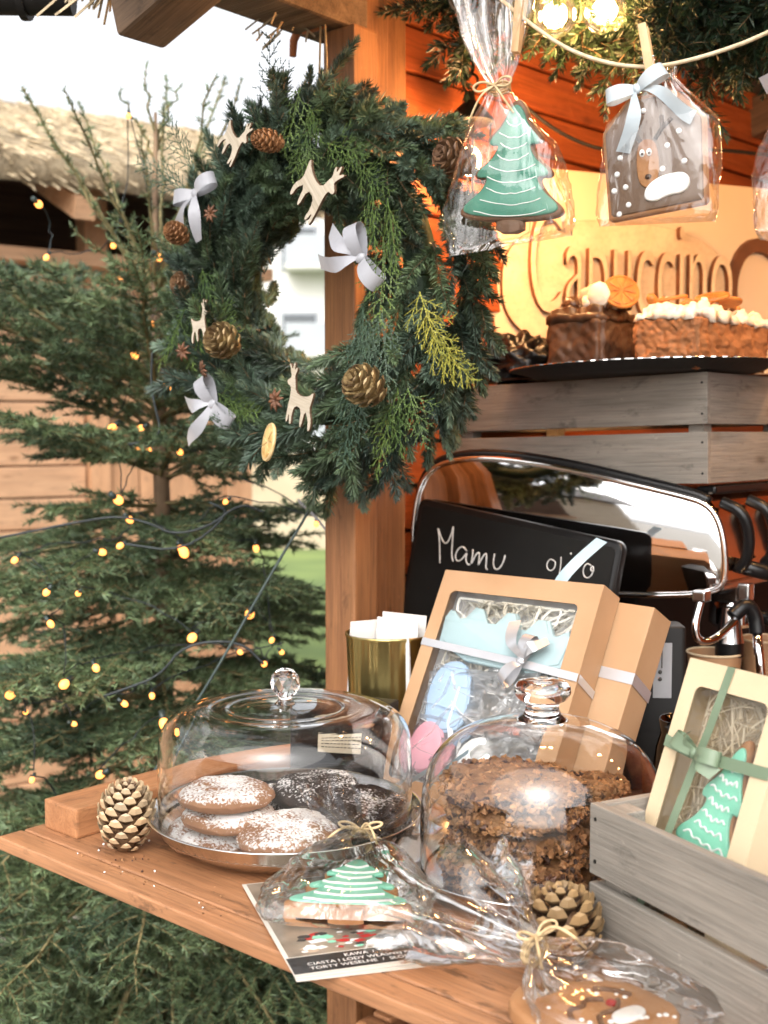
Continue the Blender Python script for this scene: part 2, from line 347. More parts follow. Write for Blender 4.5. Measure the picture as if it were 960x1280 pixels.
M['darkgreen'] = gen('dark_green_icing', (0.035, 0.12, 0.085), 0.4)
M['brownicing'] = gen('brown_icing', (0.155, 0.095, 0.06), 0.4, 0, (0.125, 0.075, 0.046), 20, 0.1, 60)
M['gingerlight'] = gen('pale_gingerbread', (0.42, 0.215, 0.095), 0.7, 0, (0.33, 0.155, 0.062), 26, 0.35, 120)
M['paperflat'] = gen('printed_white', (0.80, 0.79, 0.77), 0.5)
M['twinepale'] = gen('pale_string', (0.66, 0.56, 0.38), 0.8, 0, (0.5, 0.4, 0.25), 90)
M['cordgreen'] = gen('green_cord', (0.05, 0.075, 0.07), 0.6)
M['darkmetal'] = gen('dark_polished_metal', (0.05, 0.048, 0.046), 0.12, 1.0, (0.06, 0.055, 0.05), 10)
M['chromepanel'] = gen('chrome_panel', (0.86, 0.86, 0.87), 0.05, 1.0, (0.84, 0.84, 0.85), 4, 0.12, 7.0)
M['greybag'] = gen('grey_foil', (0.36, 0.36, 0.37), 0.35, 0.3, (0.28, 0.28, 0.29), 14)

def sugar(name, base, base2, amount):
    """biscuit with sifted icing sugar lying on its upper side"""
    m, n, l, b = nm(name)
    mp = coords(n, l, (1, 1, 1))
    n1 = n.new('ShaderNodeTexNoise'); n1.inputs['Scale'].default_value = 30; n1.inputs['Detail'].default_value = 6
    l.new(mp.outputs[0], n1.inputs['Vector'])
    c = ramp(n, [(0.35, base2), (0.65, base)]); l.new(n1.outputs['Fac'], c.inputs[0])
    n2 = n.new('ShaderNodeTexNoise'); n2.inputs['Scale'].default_value = 330; n2.inputs['Detail'].default_value = 4
    l.new(mp.outputs[0], n2.inputs['Vector'])
    n3 = n.new('ShaderNodeTexNoise'); n3.inputs['Scale'].default_value = 26; n3.inputs['Detail'].default_value = 4
    l.new(mp.outputs[0], n3.inputs['Vector'])
    ad = n.new('ShaderNodeMath'); ad.operation = 'ADD'
    l.new(n2.outputs['Fac'], ad.inputs[0]); l.new(n3.outputs['Fac'], ad.inputs[1])
    ge = n.new('ShaderNodeNewGeometry'); sp = n.new('ShaderNodeSeparateXYZ'); l.new(ge.outputs['Normal'], sp.inputs[0])
    mr = n.new('ShaderNodeMapRange'); mr.inputs['From Min'].default_value = -0.1; mr.inputs['From Max'].default_value = 0.9
    mr.inputs['To Min'].default_value = -0.35; mr.inputs['To Max'].default_value = amount
    l.new(sp.outputs['Z'], mr.inputs['Value'])
    a2 = n.new('ShaderNodeMath'); a2.operation = 'ADD'; l.new(ad.outputs[0], a2.inputs[0]); l.new(mr.outputs[0], a2.inputs[1])
    fr = ramp(n, [(0.0, (0, 0, 0)), (1.0, (1, 1, 1))])
    mr2 = n.new('ShaderNodeMapRange'); mr2.inputs['From Min'].default_value = 1.0; mr2.inputs['From Max'].default_value = 1.2
    l.new(a2.outputs[0], mr2.inputs['Value']); l.new(mr2.outputs[0], fr.inputs[0])
    mx = n.new('ShaderNodeMix'); mx.data_type = 'RGBA'
    l.new(fr.outputs[0], mx.inputs['Factor']); l.new(c.outputs[0], mx.inputs['A']); mx.inputs['B'].default_value = (0.84, 0.82, 0.80, 1)
    l.new(mx.outputs['Result'], b.inputs['Base Color'])
    b.inputs['Roughness'].default_value = 0.75
    bp = n.new('ShaderNodeBump'); bp.inputs['Strength'].default_value = 0.4; bp.inputs['Distance'].default_value = 0.002
    l.new(n1.outputs['Fac'], bp.inputs['Height']); l.new(bp.outputs[0], b.inputs['Normal'])
    return m
M['sugarlight'] = sugar('sugared_gingerbread', (0.34, 0.17, 0.085), (0.26, 0.12, 0.055), 0.15)
M['sugardark'] = sugar('sugared_chocolate', (0.026, 0.013, 0.008), (0.014, 0.007, 0.005), 0.02)

# ------------------------------------------------------------------ object helpers
def link(o):
    COL.objects.link(o); return o

def tag(o, label=None, cat=None, group=None, kind=None):
    if label: o['label'] = label
    if cat: o['category'] = cat
    if group: o['group'] = group
    if kind: o['kind'] = kind
    return o

def thing(name, label, cat, loc=(0, 0, 0), rot=(0, 0, 0), group=None):
    o = bpy.data.objects.new(name, None)
    o.empty_display_size = 0.05
    o.location = loc; o.rotation_euler = rot
    link(o); return tag(o, label, cat, group)

def obj(name, mesh, mat=None, parent=None, loc=(0, 0, 0), rot=(0, 0, 0), scale=(1, 1, 1)):
    o = bpy.data.objects.new(name, mesh)
    if mat is not None and len(mesh.materials) == 0:
        for mm in (mat if isinstance(mat, (list, tuple)) else [mat]):
            mesh.materials.append(M[mm] if isinstance(mm, str) else mm)
    o.location = loc
    if isinstance(rot, Matrix): o.rotation_euler = rot.to_euler()
    else: o.rotation_euler = rot
    o.scale = scale
    if parent is not None: o.parent = parent
    return link(o)

def mesh_np(name, V, F, smooth=False, mi=None):
    me = bpy.data.meshes.new(name)
    V = np.asarray(V, dtype=np.float32).reshape(-1, 3); F = np.asarray(F, dtype=np.int32)
    k = F.shape[1]; nf = len(F)
    me.vertices.add(len(V)); me.vertices.foreach_set('co', V.ravel())
    me.loops.add(nf * k); me.loops.foreach_set('vertex_index', F.ravel())
    me.polygons.add(nf)
    me.polygons.foreach_set('loop_start', np.arange(0, nf * k, k, dtype=np.int32))
    if mi is not None: me.polygons.foreach_set('material_index', np.asarray(mi, dtype=np.int32))
    if smooth: me.polygons.foreach_set('use_smooth', np.ones(nf, dtype=bool))
    me.update(calc_edges=True); me.validate()
    return me

class MB:
    def __init__(s): s.v = []; s.f = []; s.m = []
    def add(s, v, f, m=0):
        b = len(s.v); s.v += [tuple(p) for p in v]
        s.f += [tuple(i + b for i in q) for q in f]; s.m += [m] * len(f)
    def box(s, c, d, rz=0, m=0, mat=None):
        x, y, z = d[0] / 2, d[1] / 2, d[2] / 2
        P = [Vector((sx * x, sy * y, sz * z)) for sz in (-1, 1) for sx, sy in ((-1, -1), (1, -1), (1, 1), (-1, 1))]
        Q = mat or Matrix.Rotation(rz, 3, 'Z')
        P = [Q @ p + Vector(c) for p in P]
        s.add(P, [(3, 2, 1, 0), (4, 5, 6, 7), (0, 1, 5, 4), (1, 2, 6, 5), (2, 3, 7, 6), (3, 0, 4, 7)], m)
    def tube(s, pts, r, n=6, m=0, cap=True):
        pts = [Vector(p) for p in pts]
        rs = r if isinstance(r, (list, tuple)) else [r] * len(pts)
        rings = []; up = None
        for i, p in enumerate(pts):
            d = (pts[min(i + 1, len(pts) - 1)] - pts[max(i - 1, 0)])
            d = d.normalized() if d.length > 1e-9 else Vector((0, 0, 1))
            if up is None:
                up = Vector((0, 0, 1)) if abs(d.z) < 0.9 else Vector((1, 0, 0))
            a = d.cross(up)
            if a.length < 1e-6: a = d.orthogonal()
            a.normalize(); b = a.cross(d).normalized(); up = b
            rings.append([p + (a * math.cos(2 * PI * k / n) + b * math.sin(2 * PI * k / n)) * rs[i] for k in range(n)])
        V = [q for rg in rings for q in rg]; F = []
        for i in range(len(pts) - 1):
            for k in range(n):
                F.append((i * n + k, i * n + (k + 1) % n, (i + 1) * n + (k + 1) % n, (i + 1) * n + k))
        if cap:
            F.append(tuple(range(n - 1, -1, -1))); F.append(tuple((len(pts) - 1) * n + k for k in range(n)))
        s.add(V, F, m)
    def lathe(s, prof, n=48, m=0, closed=False, flute=None, c=(0, 0, 0)):
        V = []; F = []
        for (r, z) in prof:
            for k in range(n):
                a = 2 * PI * k / n
                rr = r * (1 + (flute(a, z) if flute else 0))
                V.append((c[0] + rr * math.cos(a), c[1] + rr * math.sin(a), c[2] + z))
        L = len(prof)
        for i in range(L if closed else L - 1):
            j = (i + 1) % L
            if prof[i][0] < 1e-7 and prof[j][0] < 1e-7: continue
            for k in range(n):
                F.append((i * n + k, i * n + (k + 1) % n, j * n + (k + 1) % n, j * n + k))
        s.add(V, F, m)
    def sphere(s, c, r, nu=12, nv=8, m=0, sc=(1, 1, 1)):
        V = [(c[0], c[1], c[2] - r * sc[2])]; F = []
        for i in range(1, nv):
            t = PI * i / nv
            for k in range(nu):
                a = 2 * PI * k / nu
                V.append((c[0] + r * sc[0] * math.sin(t) * math.cos(a), c[1] + r * sc[1] * math.sin(t) * math.sin(a), c[2] - r * sc[2] * math.cos(t)))
        V.append((c[0], c[1], c[2] + r * sc[2]))
        for k in range(nu): F.append((0, 1 + (k + 1) % nu, 1 + k))
        for i in range(nv - 2):
            for k in range(nu):
                a = 1 + i * nu + k; b = 1 + i * nu + (k + 1) % nu
                F.append((a, b, b + nu, a + nu))
        e = len(V) - 1; o = 1 + (nv - 2) * nu
        for k in range(nu): F.append((e, o + k, o + (k + 1) % nu))
        s.add(V, F, m)
    def prism(s, pts, z0, z1, bev=0.0, m=0, mside=None, flip=False):
        """outline in xy (counter clockwise), extruded z0..z1 with a rounded upper edge"""
        n = len(pts); P = [Vector((p[0], p[1])) for p in pts]
        def inset(d):
            out = []
            for i in range(n):
                a = P[i] - P[i - 1]; b = P[(i + 1) % n] - P[i]
                na = Vector((-a.y, a.x)).normalized() if a.length > 1e-9 else Vector((0, 0))
                nb = Vector((-b.y, b.x)).normalized() if b.length > 1e-9 else na
                q = na + nb
                q = q / max(0.5, q.length_squared / 2) if q.length > 1e-6 else na
                out.append(P[i] + q * d)
            return out
        rings = [(P, z0)]
        if bev > 0:
            rings += [(P, z1 - bev), (inset(bev * 0.3), z1 - bev * 0.3), (inset(bev), z1)]
        else: rings += [(P, z1)]
        V = [(q.x, q.y, z) for rg, z in rings for q in rg]; F = []
        for i in range(len(rings) - 1):
            for k in range(n): F.append((i * n + k, i * n + (k + 1) % n, (i + 1) * n + (k + 1) % n, (i + 1) * n + k))
        ms = m if mside is None else mside
        s.add(V, F, ms)
        b = len(s.v) - len(V)
        s.f.append(tuple(b + k for k in range(n - 1, -1, -1))); s.m.append(ms)
        t = b + (len(rings) - 1) * n
        s.f.append(tuple(t + k for k in range(n))); s.m.append(m)
    def ribbon(s, pts, wid, wdir, m=0):
        """flat band along pts; wdir: width direction(s)"""
        V = []; F = []
        for i, p in enumerate(pts):
            wd = Vector(wdir[i] if isinstance(wdir, list) else wdir).normalized()
            ww = (wid[i] if isinstance(wid, (list, tuple)) else wid) / 2
            V += [Vector(p) - wd * ww, Vector(p) + wd * ww]
        for i in range(len(pts) - 1): F.append((2 * i, 2 * i + 1, 2 * i + 3, 2 * i + 2))
        s.add(V, F, m)
    def mesh(s, name, smooth=False, merge=False):
        me = bpy.data.meshes.new(name)
        me.from_pydata([tuple(p) for p in s.v], [], s.f)
        me.polygons.foreach_set('material_index', s.m)
        if smooth: me.polygons.foreach_set('use_smooth', [True] * len(s.f))
        if merge:
            bm = bmesh.new(); bm.from_mesh(me); bmesh.ops.remove_doubles(bm, verts=bm.verts, dist=1e-6); bm.to_mesh(me); bm.free()
        me.update(); return me
    def build(s, name, mat, parent=None, loc=(0, 0, 0), rot=(0, 0, 0), smooth=False, auto=None, merge=False):
        me = s.mesh(name, smooth or auto is not None, merge)
        if auto is not None:
            me.set_sharp_from_angle(angle=R(auto))
        return obj(name, me, mat, parent, loc, rot)

BOXC = {}
def boxmesh(d, bev=0.002, seg=2, mat=None):
    key = (round(d[0], 4), round(d[1], 4), round(d[2], 4), bev, seg, mat)
    if key in BOXC: return BOXC[key]
    bm = bmesh.new(); bmesh.ops.create_cube(bm, size=1)
    bmesh.ops.scale(bm, vec=d, verts=bm.verts)
    if bev: bmesh.ops.bevel(bm, geom=bm.edges[:], offset=min(bev, min(d) * 0.45), segments=seg, affect='EDGES', profile=0.6)
    me = bpy.data.meshes.new('box'); bm.to_mesh(me); bm.free(); BOXC[key] = me
    return me
def box(name, c, d, mat, parent=None, rot=(0, 0, 0), bev=0.002, seg=2):
    return obj(name, boxmesh(d, bev, seg, mat), mat, parent, c, rot)

def chaikin(p, it=2, closed=True):
    for _ in range(it):
        q = []; n = len(p)
        for i in range(n if closed else n - 1):
            a, b = p[i], p[(i + 1) % n]
            q.append(tuple(0.75 * x + 0.25 * y for x, y in zip(a, b))); q.append(tuple(0.25 * x + 0.75 * y for x, y in zip(a, b)))
        if not closed: q = [p[0]] + q + [p[-1]]
        p = q
    return p
def lerp(a, b, t): return tuple(x + (y - x) * t for x, y in zip(a, b))

def textmesh(s, size, extrude=0.0, sx=1.0, bevel=0.0, align='LEFT', space=1.0, off=0.0):
    cu = bpy.data.curves.new('lettering', 'FONT'); cu.body = s; cu.size = size; cu.extrude = extrude; cu.bevel_depth = bevel
    cu.align_x = align; cu.resolution_u = 6; cu.offset = off; cu.space_character = space
    o = bpy.data.objects.new('lettering', cu); COL.objects.link(o)
    dg = bpy.context.evaluated_depsgraph_get()
    me = bpy.data.meshes.new_from_object(o.evaluated_get(dg))
    bpy.data.objects.remove(o); bpy.data.curves.remove(cu)
    for v in me.vertices: v.co.x *= sx
    me.materials.clear()
    return me

# ------------------------------------------------------------------ needles and sprigs
def unit(a): return a / np.maximum(np.linalg.norm(a, axis=-1, keepdims=True), 1e-9)
def needles(S, E, dens, ln, wd, spread=(0.5, 1.1), flat=0.0, upv=(0, 0, 1), jit=0.25, quad=False, term=None):
    """needles on straight twig pieces S->E; flat=1 puts them in two ranks"""
    S = np.asarray(S, float); E = np.asarray(E, float)
    L = np.linalg.norm(E - S, axis=1); cnt = np.maximum(1, (L * dens).astype(int))
    idx = np.repeat(np.arange(len(S)), cnt); N = len(idx)
    t = rng.random(N)[:, None]
    P = S[idx] + (E - S)[idx] * t; A = unit((E - S))[idx]
    up = np.tile(np.array(upv, float), (N, 1)) + 1e-3
    side = unit(np.cross(A, up)); nrm = unit(np.cross(side, A))
    ph = rng.random(N) * 2 * PI
    if flat > 0:
        base = np.where(rng.random(N) < 0.5, 0, PI) + rng.normal(0, 0.45, N)
        upw = rng.random(N) < 0.25
        base = np.where(upw, PI / 2 + rng.normal(0, 0.5, N), base)
        ph = np.where(rng.random(N) < flat, base, ph)
    perp = side * np.cos(ph)[:, None] + nrm * np.sin(ph)[:, None]
    an = rng.uniform(spread[0], spread[1], N)[:, None]
    tip = np.zeros((N, 1)) if term is None else np.asarray(term, float)[idx][:, None] * t ** 2
    an = an * (1 - 0.55 * tip)
    D = unit(A * np.cos(an) + perp * np.sin(an) + rng.normal(0, jit * 0.3, (N, 3)))
    l = (ln * rng.uniform(0.7, 1.1, N))[:, None] * (1 - 0.45 * tip)
    Sd = unit(np.cross(D, perp + rng.normal(0, 0.5, (N, 3)))) * wd / 2
    if quad:
        mid = P + D * l * 0.5
        bend = -A * l * 0.05
        V = np.stack([P, mid + Sd + bend, P + D * l, mid - Sd + bend], 1).reshape(-1, 3)
        F = np.arange(4 * N).reshape(-1, 4)
    else:
        V = np.stack([P - Sd, P + Sd, P + D * l], 1).reshape(-1, 3)
        F = np.arange(3 * N).reshape(-1, 3)
    return V, F

def sprig_mesh(name, length, nside, nl, nw, dens, seed, mats, sidelen=0.55, flat=0.75, curve=0.15, spread=(0.6, 1.15), jit=0.25):
    """feathered fir sprig along +X, lying in xy, z up; stem plus needles in one piece"""
    random.seed(seed); S = []; E = []
    pts = [(length * t, curve * length * math.sin(t * 1.5) * (1 if seed % 2 else -1) * 0.5, -0.12 * length * t * t) for t in [i / 5 for i in range(6)]]
    mb = MB(); mb.tube(pts, [0.0016 * (1 - 0.6 * i / 5) for i in range(6)], 4, 0)
    for a, b in zip(pts[:-1], pts[1:]): S.append(a); E.append(b)
    TM = [0, 0, 0, 0, 1]
    for k in range(nside):
        t = 0.12 + 0.65 * k / max(1, nside - 1) + random.uniform(-0.04, 0.04)
        i = min(4, int(t * 5)); p = Vector(lerp(pts[i], pts[i + 1], t * 5 - i))
        sg = 1 if k % 2 else -1
        ang = sg * random.uniform(0.55, 0.9); ll = length * sidelen * (1 - 0.6 * t) * random.uniform(0.8, 1.15)
        d = Vector((math.cos(ang), math.sin(ang), random.uniform(-0.15, 0.2)))
        q = p + d * ll * 0.55; e = q + (d + Vector((0.25, 0, -0.1))) * ll * 0.45
        mb.tube([p, q, e], [0.001, 0.0008, 0.0005], 3, 0)
        S += [tuple(p), tuple(q)]; E += [tuple(q), tuple(e)]; TM += [0, 1]
    V, F = needles(S, E, dens, nl, nw, spread, flat, jit=jit, quad=True, term=TM)
    v0 = np.array([tuple(p) for p in mb.v]); fs = [f for f in mb.f if len(f) == 4]
    tri = [f + (f[-1],) for f in mb.f if len(f) == 3]
    F0 = np.array(fs)
    me = mesh_np(name, np.vstack([v0, V]), np.vstack([F0, F + len(v0)]), False, np.r_[np.zeros(len(F0)), np.ones(len(F))])
    for mm in mats: me.materials.append(M[mm])
    return me

def thuja_mesh(name, length, seed, mat):
    """flat fan of scale leaves along +X"""
    rd = random.Random(seed); mb = MB()
    def strand(p, ang, ll, wd, tilt):
        n = max(3, int(ll / 0.0042)); d = Vector((math.cos(ang), math.sin(ang), tilt))
        for i in range(n):
            t = i / n; c = p + d * ll * t; u = Vector((-math.sin(ang), math.cos(ang), rd.uniform(-0.3, 0.3)))
            w2 = wd * (1 - 0.5 * t); st = ll / n
            mb.add([c, c + d * st * 0.6 + u * w2, c + d * st * 1.35, c + d * st * 0.6 - u * w2], [(0, 1, 2, 3)])
            mb.add([c + Vector((0, 0, 0.0006)), c + d * st * 0.6 + Vector((0, 0, w2)), c + d * st * 1.3, c + d * st * 0.6 - Vector((0, 0, w2 * 0.5))], [(0, 1, 2, 3)])
    strand(Vector((0, 0, 0)), 0, length, 0.0016, -0.1)
    k = int(length / 0.008)
    for i in range(k):
        t = (i + 0.5) / k; sg = 1 if i % 2 else -1
        p = Vector((length * t, 0, -0.1 * length * t)); a = sg * rd.uniform(0.5, 0.8); ll = length * 0.5 * (1 - t * 0.75) * rd.uniform(0.7, 1.2)
        strand(p, a, ll, 0.0015, rd.uniform(-0.25, 0.1))
        for j in range(int(ll / 0.008)):
            tt = (j + 0.6) / max(1, ll / 0.008); q = p + Vector((math.cos(a), math.sin(a), 0)) * ll * tt
            strand(q, a + (0.6 if j % 2 else -0.6), ll * 0.4 * (1 - 0.5 * tt), 0.0013, rd.uniform(-0.2, 0.2))
    me = mb.mesh(name); me.materials.append(M[mat]); return me

def frame(xdir, up):
    """rotation whose X axis is xdir and Z axis close to up"""
    x = Vector(xdir).normalized(); u = Vector(up)
    y = u.cross(x)
    if y.length < 1e-5: y = x.orthogonal()
    y.normalize(); z = x.cross(y)
    return Matrix((x, y, z)).transposed()
#PART2
# ------------------------------------------------------------------ ground and far setting
def sheet(name, x0, x1, y0, y1, z, mat, n=1):
    V = [(x0 + (x1 - x0) * i / n, y0 + (y1 - y0) * j / n, z) for j in range(n + 1) for i in range(n + 1)]
    F = [(j * (n + 1) + i, j * (n + 1) + i + 1, (j + 1) * (n + 1) + i + 1, (j + 1) * (n + 1) + i) for j in range(n) for i in range(n)]
    return tag(obj(name, mesh_np(name, V, F), mat), kind='structure')
sheet('ground', -400, 400, -400, 400, 0.0, 'gravel')
sheet('lawn', -60, -3.2, 3.9, 60, 0.006, 'lawn')

# low rendered garden wall behind the lawn
gw = thing('garden_wall', 'low beige rendered wall at the far edge of the lawn', 'wall', (-10.8, 10.4, 0), (0, 0, R(41.3)))
box('wall_body', (0, 0, 0.6), (14, 0.35, 1.2), 'beigewall', gw, bev=0.02)
box('coping', (0, 0, 1.235), (14.2, 0.45, 0.07), 'facade', gw, bev=0.01)

# pale apartment block far behind
ab = thing('apartment_block', 'pale three storey apartment block with grey balconies behind the wreath', 'building', (-29.5, 29.2, 0), (0, 0, R(41.3)))
box('wall', (0, 3, 4.6), (34, 6, 9.2), 'facade', ab, bev=0.05)
box('roof', (0, 3, 9.4), (35, 7, 0.4), 'roofing', ab, bev=0.05)
for fl in range(3):
    for i in range(-5, 6):
        x = i * 2.9
        wn = box('window', (x, -0.03, 1.9 + fl * 2.9), (1.3, 0.1, 1.5), 'balcony', ab, bev=0.02)
        obj('pane', boxmesh((1.1, 0.06, 1.3), 0.01, 1, 'pane'), 'pane', wn, (0, -0.05, 0))
        if i % 2 == 0:
            box('balcony', (x + 0.9, -0.62, 1.15 + fl * 2.9), (2.6, 1.2, 0.16), 'facade', ab, bev=0.02)
            box('railing', (x + 0.9, -1.2, 1.7 + fl * 2.9), (2.6, 0.06, 0.95), 'balcony', ab, bev=0.02)

# ------------------------------------------------------------------ the neighbouring hut
HA = math.atan2(0.972, 0.236)
hut = thing('market_hut', 'tan plank market hut with thatched roof behind the lit spruce tree', 'hut', (-3.7, 2.24, 0), (0, 0, HA))
# local x runs along the front wall, local +y points away from it (into the hut)
x0, x1 = -2.6, 0.973
ph = 0.112
for i in range(17):
    z = 0.1 + i * ph + ph / 2
    box('plank', ((x0 + 0.29) / 2, 0.02 + 0.004 * math.sin(i * 2.3), z), (0.29 - x0, 0.022, ph - 0.007), 'hut', hut, (R(5), 0, 0), 0.003)
box('corner_board', (0.335, 0.0, 1.05), (0.075, 0.05, 1.95), 'hutz', hut)
for k in range(5):
    box('board', (0.377 + 0.118 * k + 0.057, 0.012 + 0.003 * (k % 2), 1.05), (0.112, 0.024, 1.94), 'hutz', hut, bev=0.004)
box('backing', ((x0 + x1) / 2, 0.06, 1.0), (x1 - x0 - 0.03, 0.03, 1.94), 'hutdark', hut)
box('side_wall', (x1 - 0.02, 1.25, 1.15), (0.04, 2.35, 2.3), 'hutz', hut)
box('shade_board', ((x0 + x1) / 2, 0.55, 1.25), (x1 - x0 - 0.1, 0.03, 2.4), 'hutdark', hut)  # added dark board standing in for the shade inside the opening
box('back_wall', ((x0 + x1) / 2, 2.45, 1.15), (x1 - x0, 0.05, 2.3), 'hutdark', hut)
box('sill', ((x0 + x1) / 2, -0.03, 2.045), (x1 - x0 + 0.05, 0.16, 0.045), 'hut', hut)
for xx in (x0, -0.62, 0.335, x1 - 0.05):
    box('upright', (xx, 0.03, 2.19), (0.085, 0.085, 0.26), 'hutz', hut)
box('lintel', ((x0 + x1) / 2, 0.03, 2.36), (x1 - x0 + 0.3, 0.09, 0.10), 'hutdark', hut)
for k in range(6):
    box('rafter', (x0 + 0.15 + k * 0.65, 0.0, 2.32), (0.07, 0.85, 0.07), 'hut', hut, (R(22), 0, 0))
# thatched roof: a thick slab with a ragged eave
def thatch(name, xa, xb, y0, z0, y1, z1, th, parent, nx=90, ny=16, mat='thatch', seed=3):
    V = []; F = []
    for layer in (0, 1):
        for j in range(ny + 1):
            for i in range(nx + 1):
                t = j / ny; x = xa + (xb - xa) * i / nx
                rg = (noise.noise((x * 9, seed, 0)) * 0.035 + noise.noise((x * 33, seed, 1)) * 0.02) * (1 - t) ** 3
                y = y0 + (y1 - y0) * t + rg
                z = z0 + (z1 - z0) * t + (th if layer else 0) * (0.75 + 0.25 * min(1, t * 6)) + (noise.noise((x * 5, t * 5, 4)) * 0.02 + noise.noise((x * 24, t * 6, 7)) * 0.012 if layer else 0) - rg * 0.3
                V.append((x, y, z))
    W = nx + 1; o = W * (ny + 1)
    for j in range(ny):
        for i in range(nx):
            a = j * W + i
            F.append((a, a + W, a + W + 1, a + 1)); F.append((o + a, o + a + 1, o + a + W + 1, o + a + W))
    for i in range(nx): F.append((i, i + 1, o + i + 1, o + i)); b = ny * W + i; F.append((b + 1, b, o + b, o + b + 1))
    for j in range(ny): a = j * W; F.append((a + W, a, o + a, o + a + W)); a += nx; F.append((a, a + W, o + a + W, o + a))
    return obj(name, mesh_np(name, V, F, True), mat, parent)
thatch('roof', x0 - 0.3, x1 + 0.35, -0.40, 2.22, 1.3, 2.80, 0.12, hut)
thatch('roof', x0 - 0.3, x1 + 0.35, 2.95, 2.18, 1.3, 2.80, 0.12, hut, seed=9)
# loose straw ends along its eave
mb = MB(); random.seed(5)
for k in range(520):
    x = random.uniform(x0 - 0.25, x1 + 0.3); z = 2.24 + random.uniform(0, 0.1); y = -0.38 + random.uniform(-0.02, 0.05)
    l = random.uniform(0.05, 0.16); dx = random.uniform(-0.03, 0.03)
    mb.tube([(x, y + 0.05, z), (x + dx, y - l * 0.7, z - l * 0.45)], 0.003, 3, cap=False)
for k in range(2600):
    t = random.random() ** 1.3; x = random.uniform(x0 - 0.28, x1 + 0.33); y = -0.40 + 1.7 * t; z = 2.345 + 0.58 * t - 0.03 * max(0, 1 - t * 6)
    l = random.uniform(0.08, 0.24); dx = random.uniform(-0.05, 0.05); dz = random.uniform(0.0, 0.012)
    mb.tube([(x, y, z + dz), (x + dx, y - l, z - l * 0.341 + random.uniform(0.002, 0.014))], random.uniform(0.0016, 0.004), 3, cap=False)
tag(mb.build('straw', 'straw', hut), kind='stuff')

# ------------------------------------------------------------------ the stall
SR = Vector((-0.2, 1.9, 0.0))
stall = thing('market_stall', 'orange brown wooden market stall with counter, corner post and wreath', 'stall', SR)
def sb(name, lo, hi, mat, parent=None, bev=0.003, rot=(0, 0, 0)):
    c = [(a + b) / 2 for a, b in zip(lo, hi)]; d = [b - a for a, b in zip(lo, hi)]
    if parent is None: return box(name, Vector(c) - SR, d, mat, stall, rot, bev)
    return box(name, Vector(c) - SR - parent.location, d, mat, parent, rot, bev)
sb('post', (-1.213, 1.25, 0.0), (-1.153, 1.30, 2.015), 'post', bev=0.004)
sb('frame_board', (-1.262, 1.3005, 0.9), (-1.185, 1.358, 2.3), 'post')
sb('frame_board', (-1.268, 1.3595, 0.9), (-1.207, 1.425, 2.3), 'post')
wd = Vector((0.061, 0.998, 0)).normalized(); wa = math.atan2(wd.x, wd.y)
wall = obj('side_wall', boxmesh((0.012, 1.95, 1.52), 0.0, 1, 'hutdark'), 'hutdark', stall, Vector((-1.268, 1.40, 1.62)) + wd * 0.95 - SR, (0, 0, -wa))
for i in range(21):
    z = 0.86 + i * 0.0722
    obj('plank', boxmesh((0.016, 1.94, 0.0675), 0.003, 2, 'wall'), 'wall', wall, (0.016 + 0.0012 * math.sin(i * 1.7), 0, z + 0.034 - 1.62), (0, R(-3.5), 0))
sb('back_wall', (-1.3, 3.32, 0), (1.75, 3.36, 2.6), 'wallz')
sb('right_wall', (1.70, 1.25, 0), (1.74, 3.32, 2.5), 'wall')
sb('floor_deck', (-1.2, 0.75, 0.0), (1.7, 3.3, 0.06), 'hutdark')
# counter: four boards, a routed lip and the cladding below
ct = obj('counter', boxmesh((1.85, 0.50, 0.011), 0.002, 1, 'counter'), 'counter', stall, Vector((-0.255, 0.978, 0.979)) - SR)
yy = [0.700, 0.734, 0.862, 0.990, 1.120, 1.25]
for i in range(5):
    a, b = yy[i], yy[i + 1] - 0.0022
    obj('plank', boxmesh((1.87, b - a, 0.015), 0.0035, 3, 'counter'), 'counter', ct, Vector((-0.255, (a + b) / 2, 0.9925)) - Vector((-0.255, 0.978, 0.979)))
obj('edge_moulding', boxmesh((1.864, 0.008, 0.009), 0.003, 3, 'counter'), 'counter', ct, (0, -0.2545, 0.001))
sb('batten', (-1.176, 0.752, 1.0), (-1.113, 1.249, 1.034), 'counter_y', bev=0.003)
sb('bracket', (-1.16, 0.80, 0.935), (-1.12, 1.25, 0.961), 'counter_y')
for i in range(8):
    sb('cladding_board', (-0.668, 0.722 + 0.0015 * (i % 2), 0.838 - i * 0.118), (0.66, 0.742, 0.953 - i * 0.118), 'counter', bev=0.004)
sb('cabinet_side', (-0.666, 0.743, 0.05), (-0.646, 1.25, 0.955), 'counter_y')
sb('worktop', (-1.15, 1.2505, 0.965), (-0.50, 2.35, 0.999), 'hutdark')
sb('worktop_panel', (-0.54, 1.26, 0.06), (-0.52, 2.35, 0.964), 'hutdark')
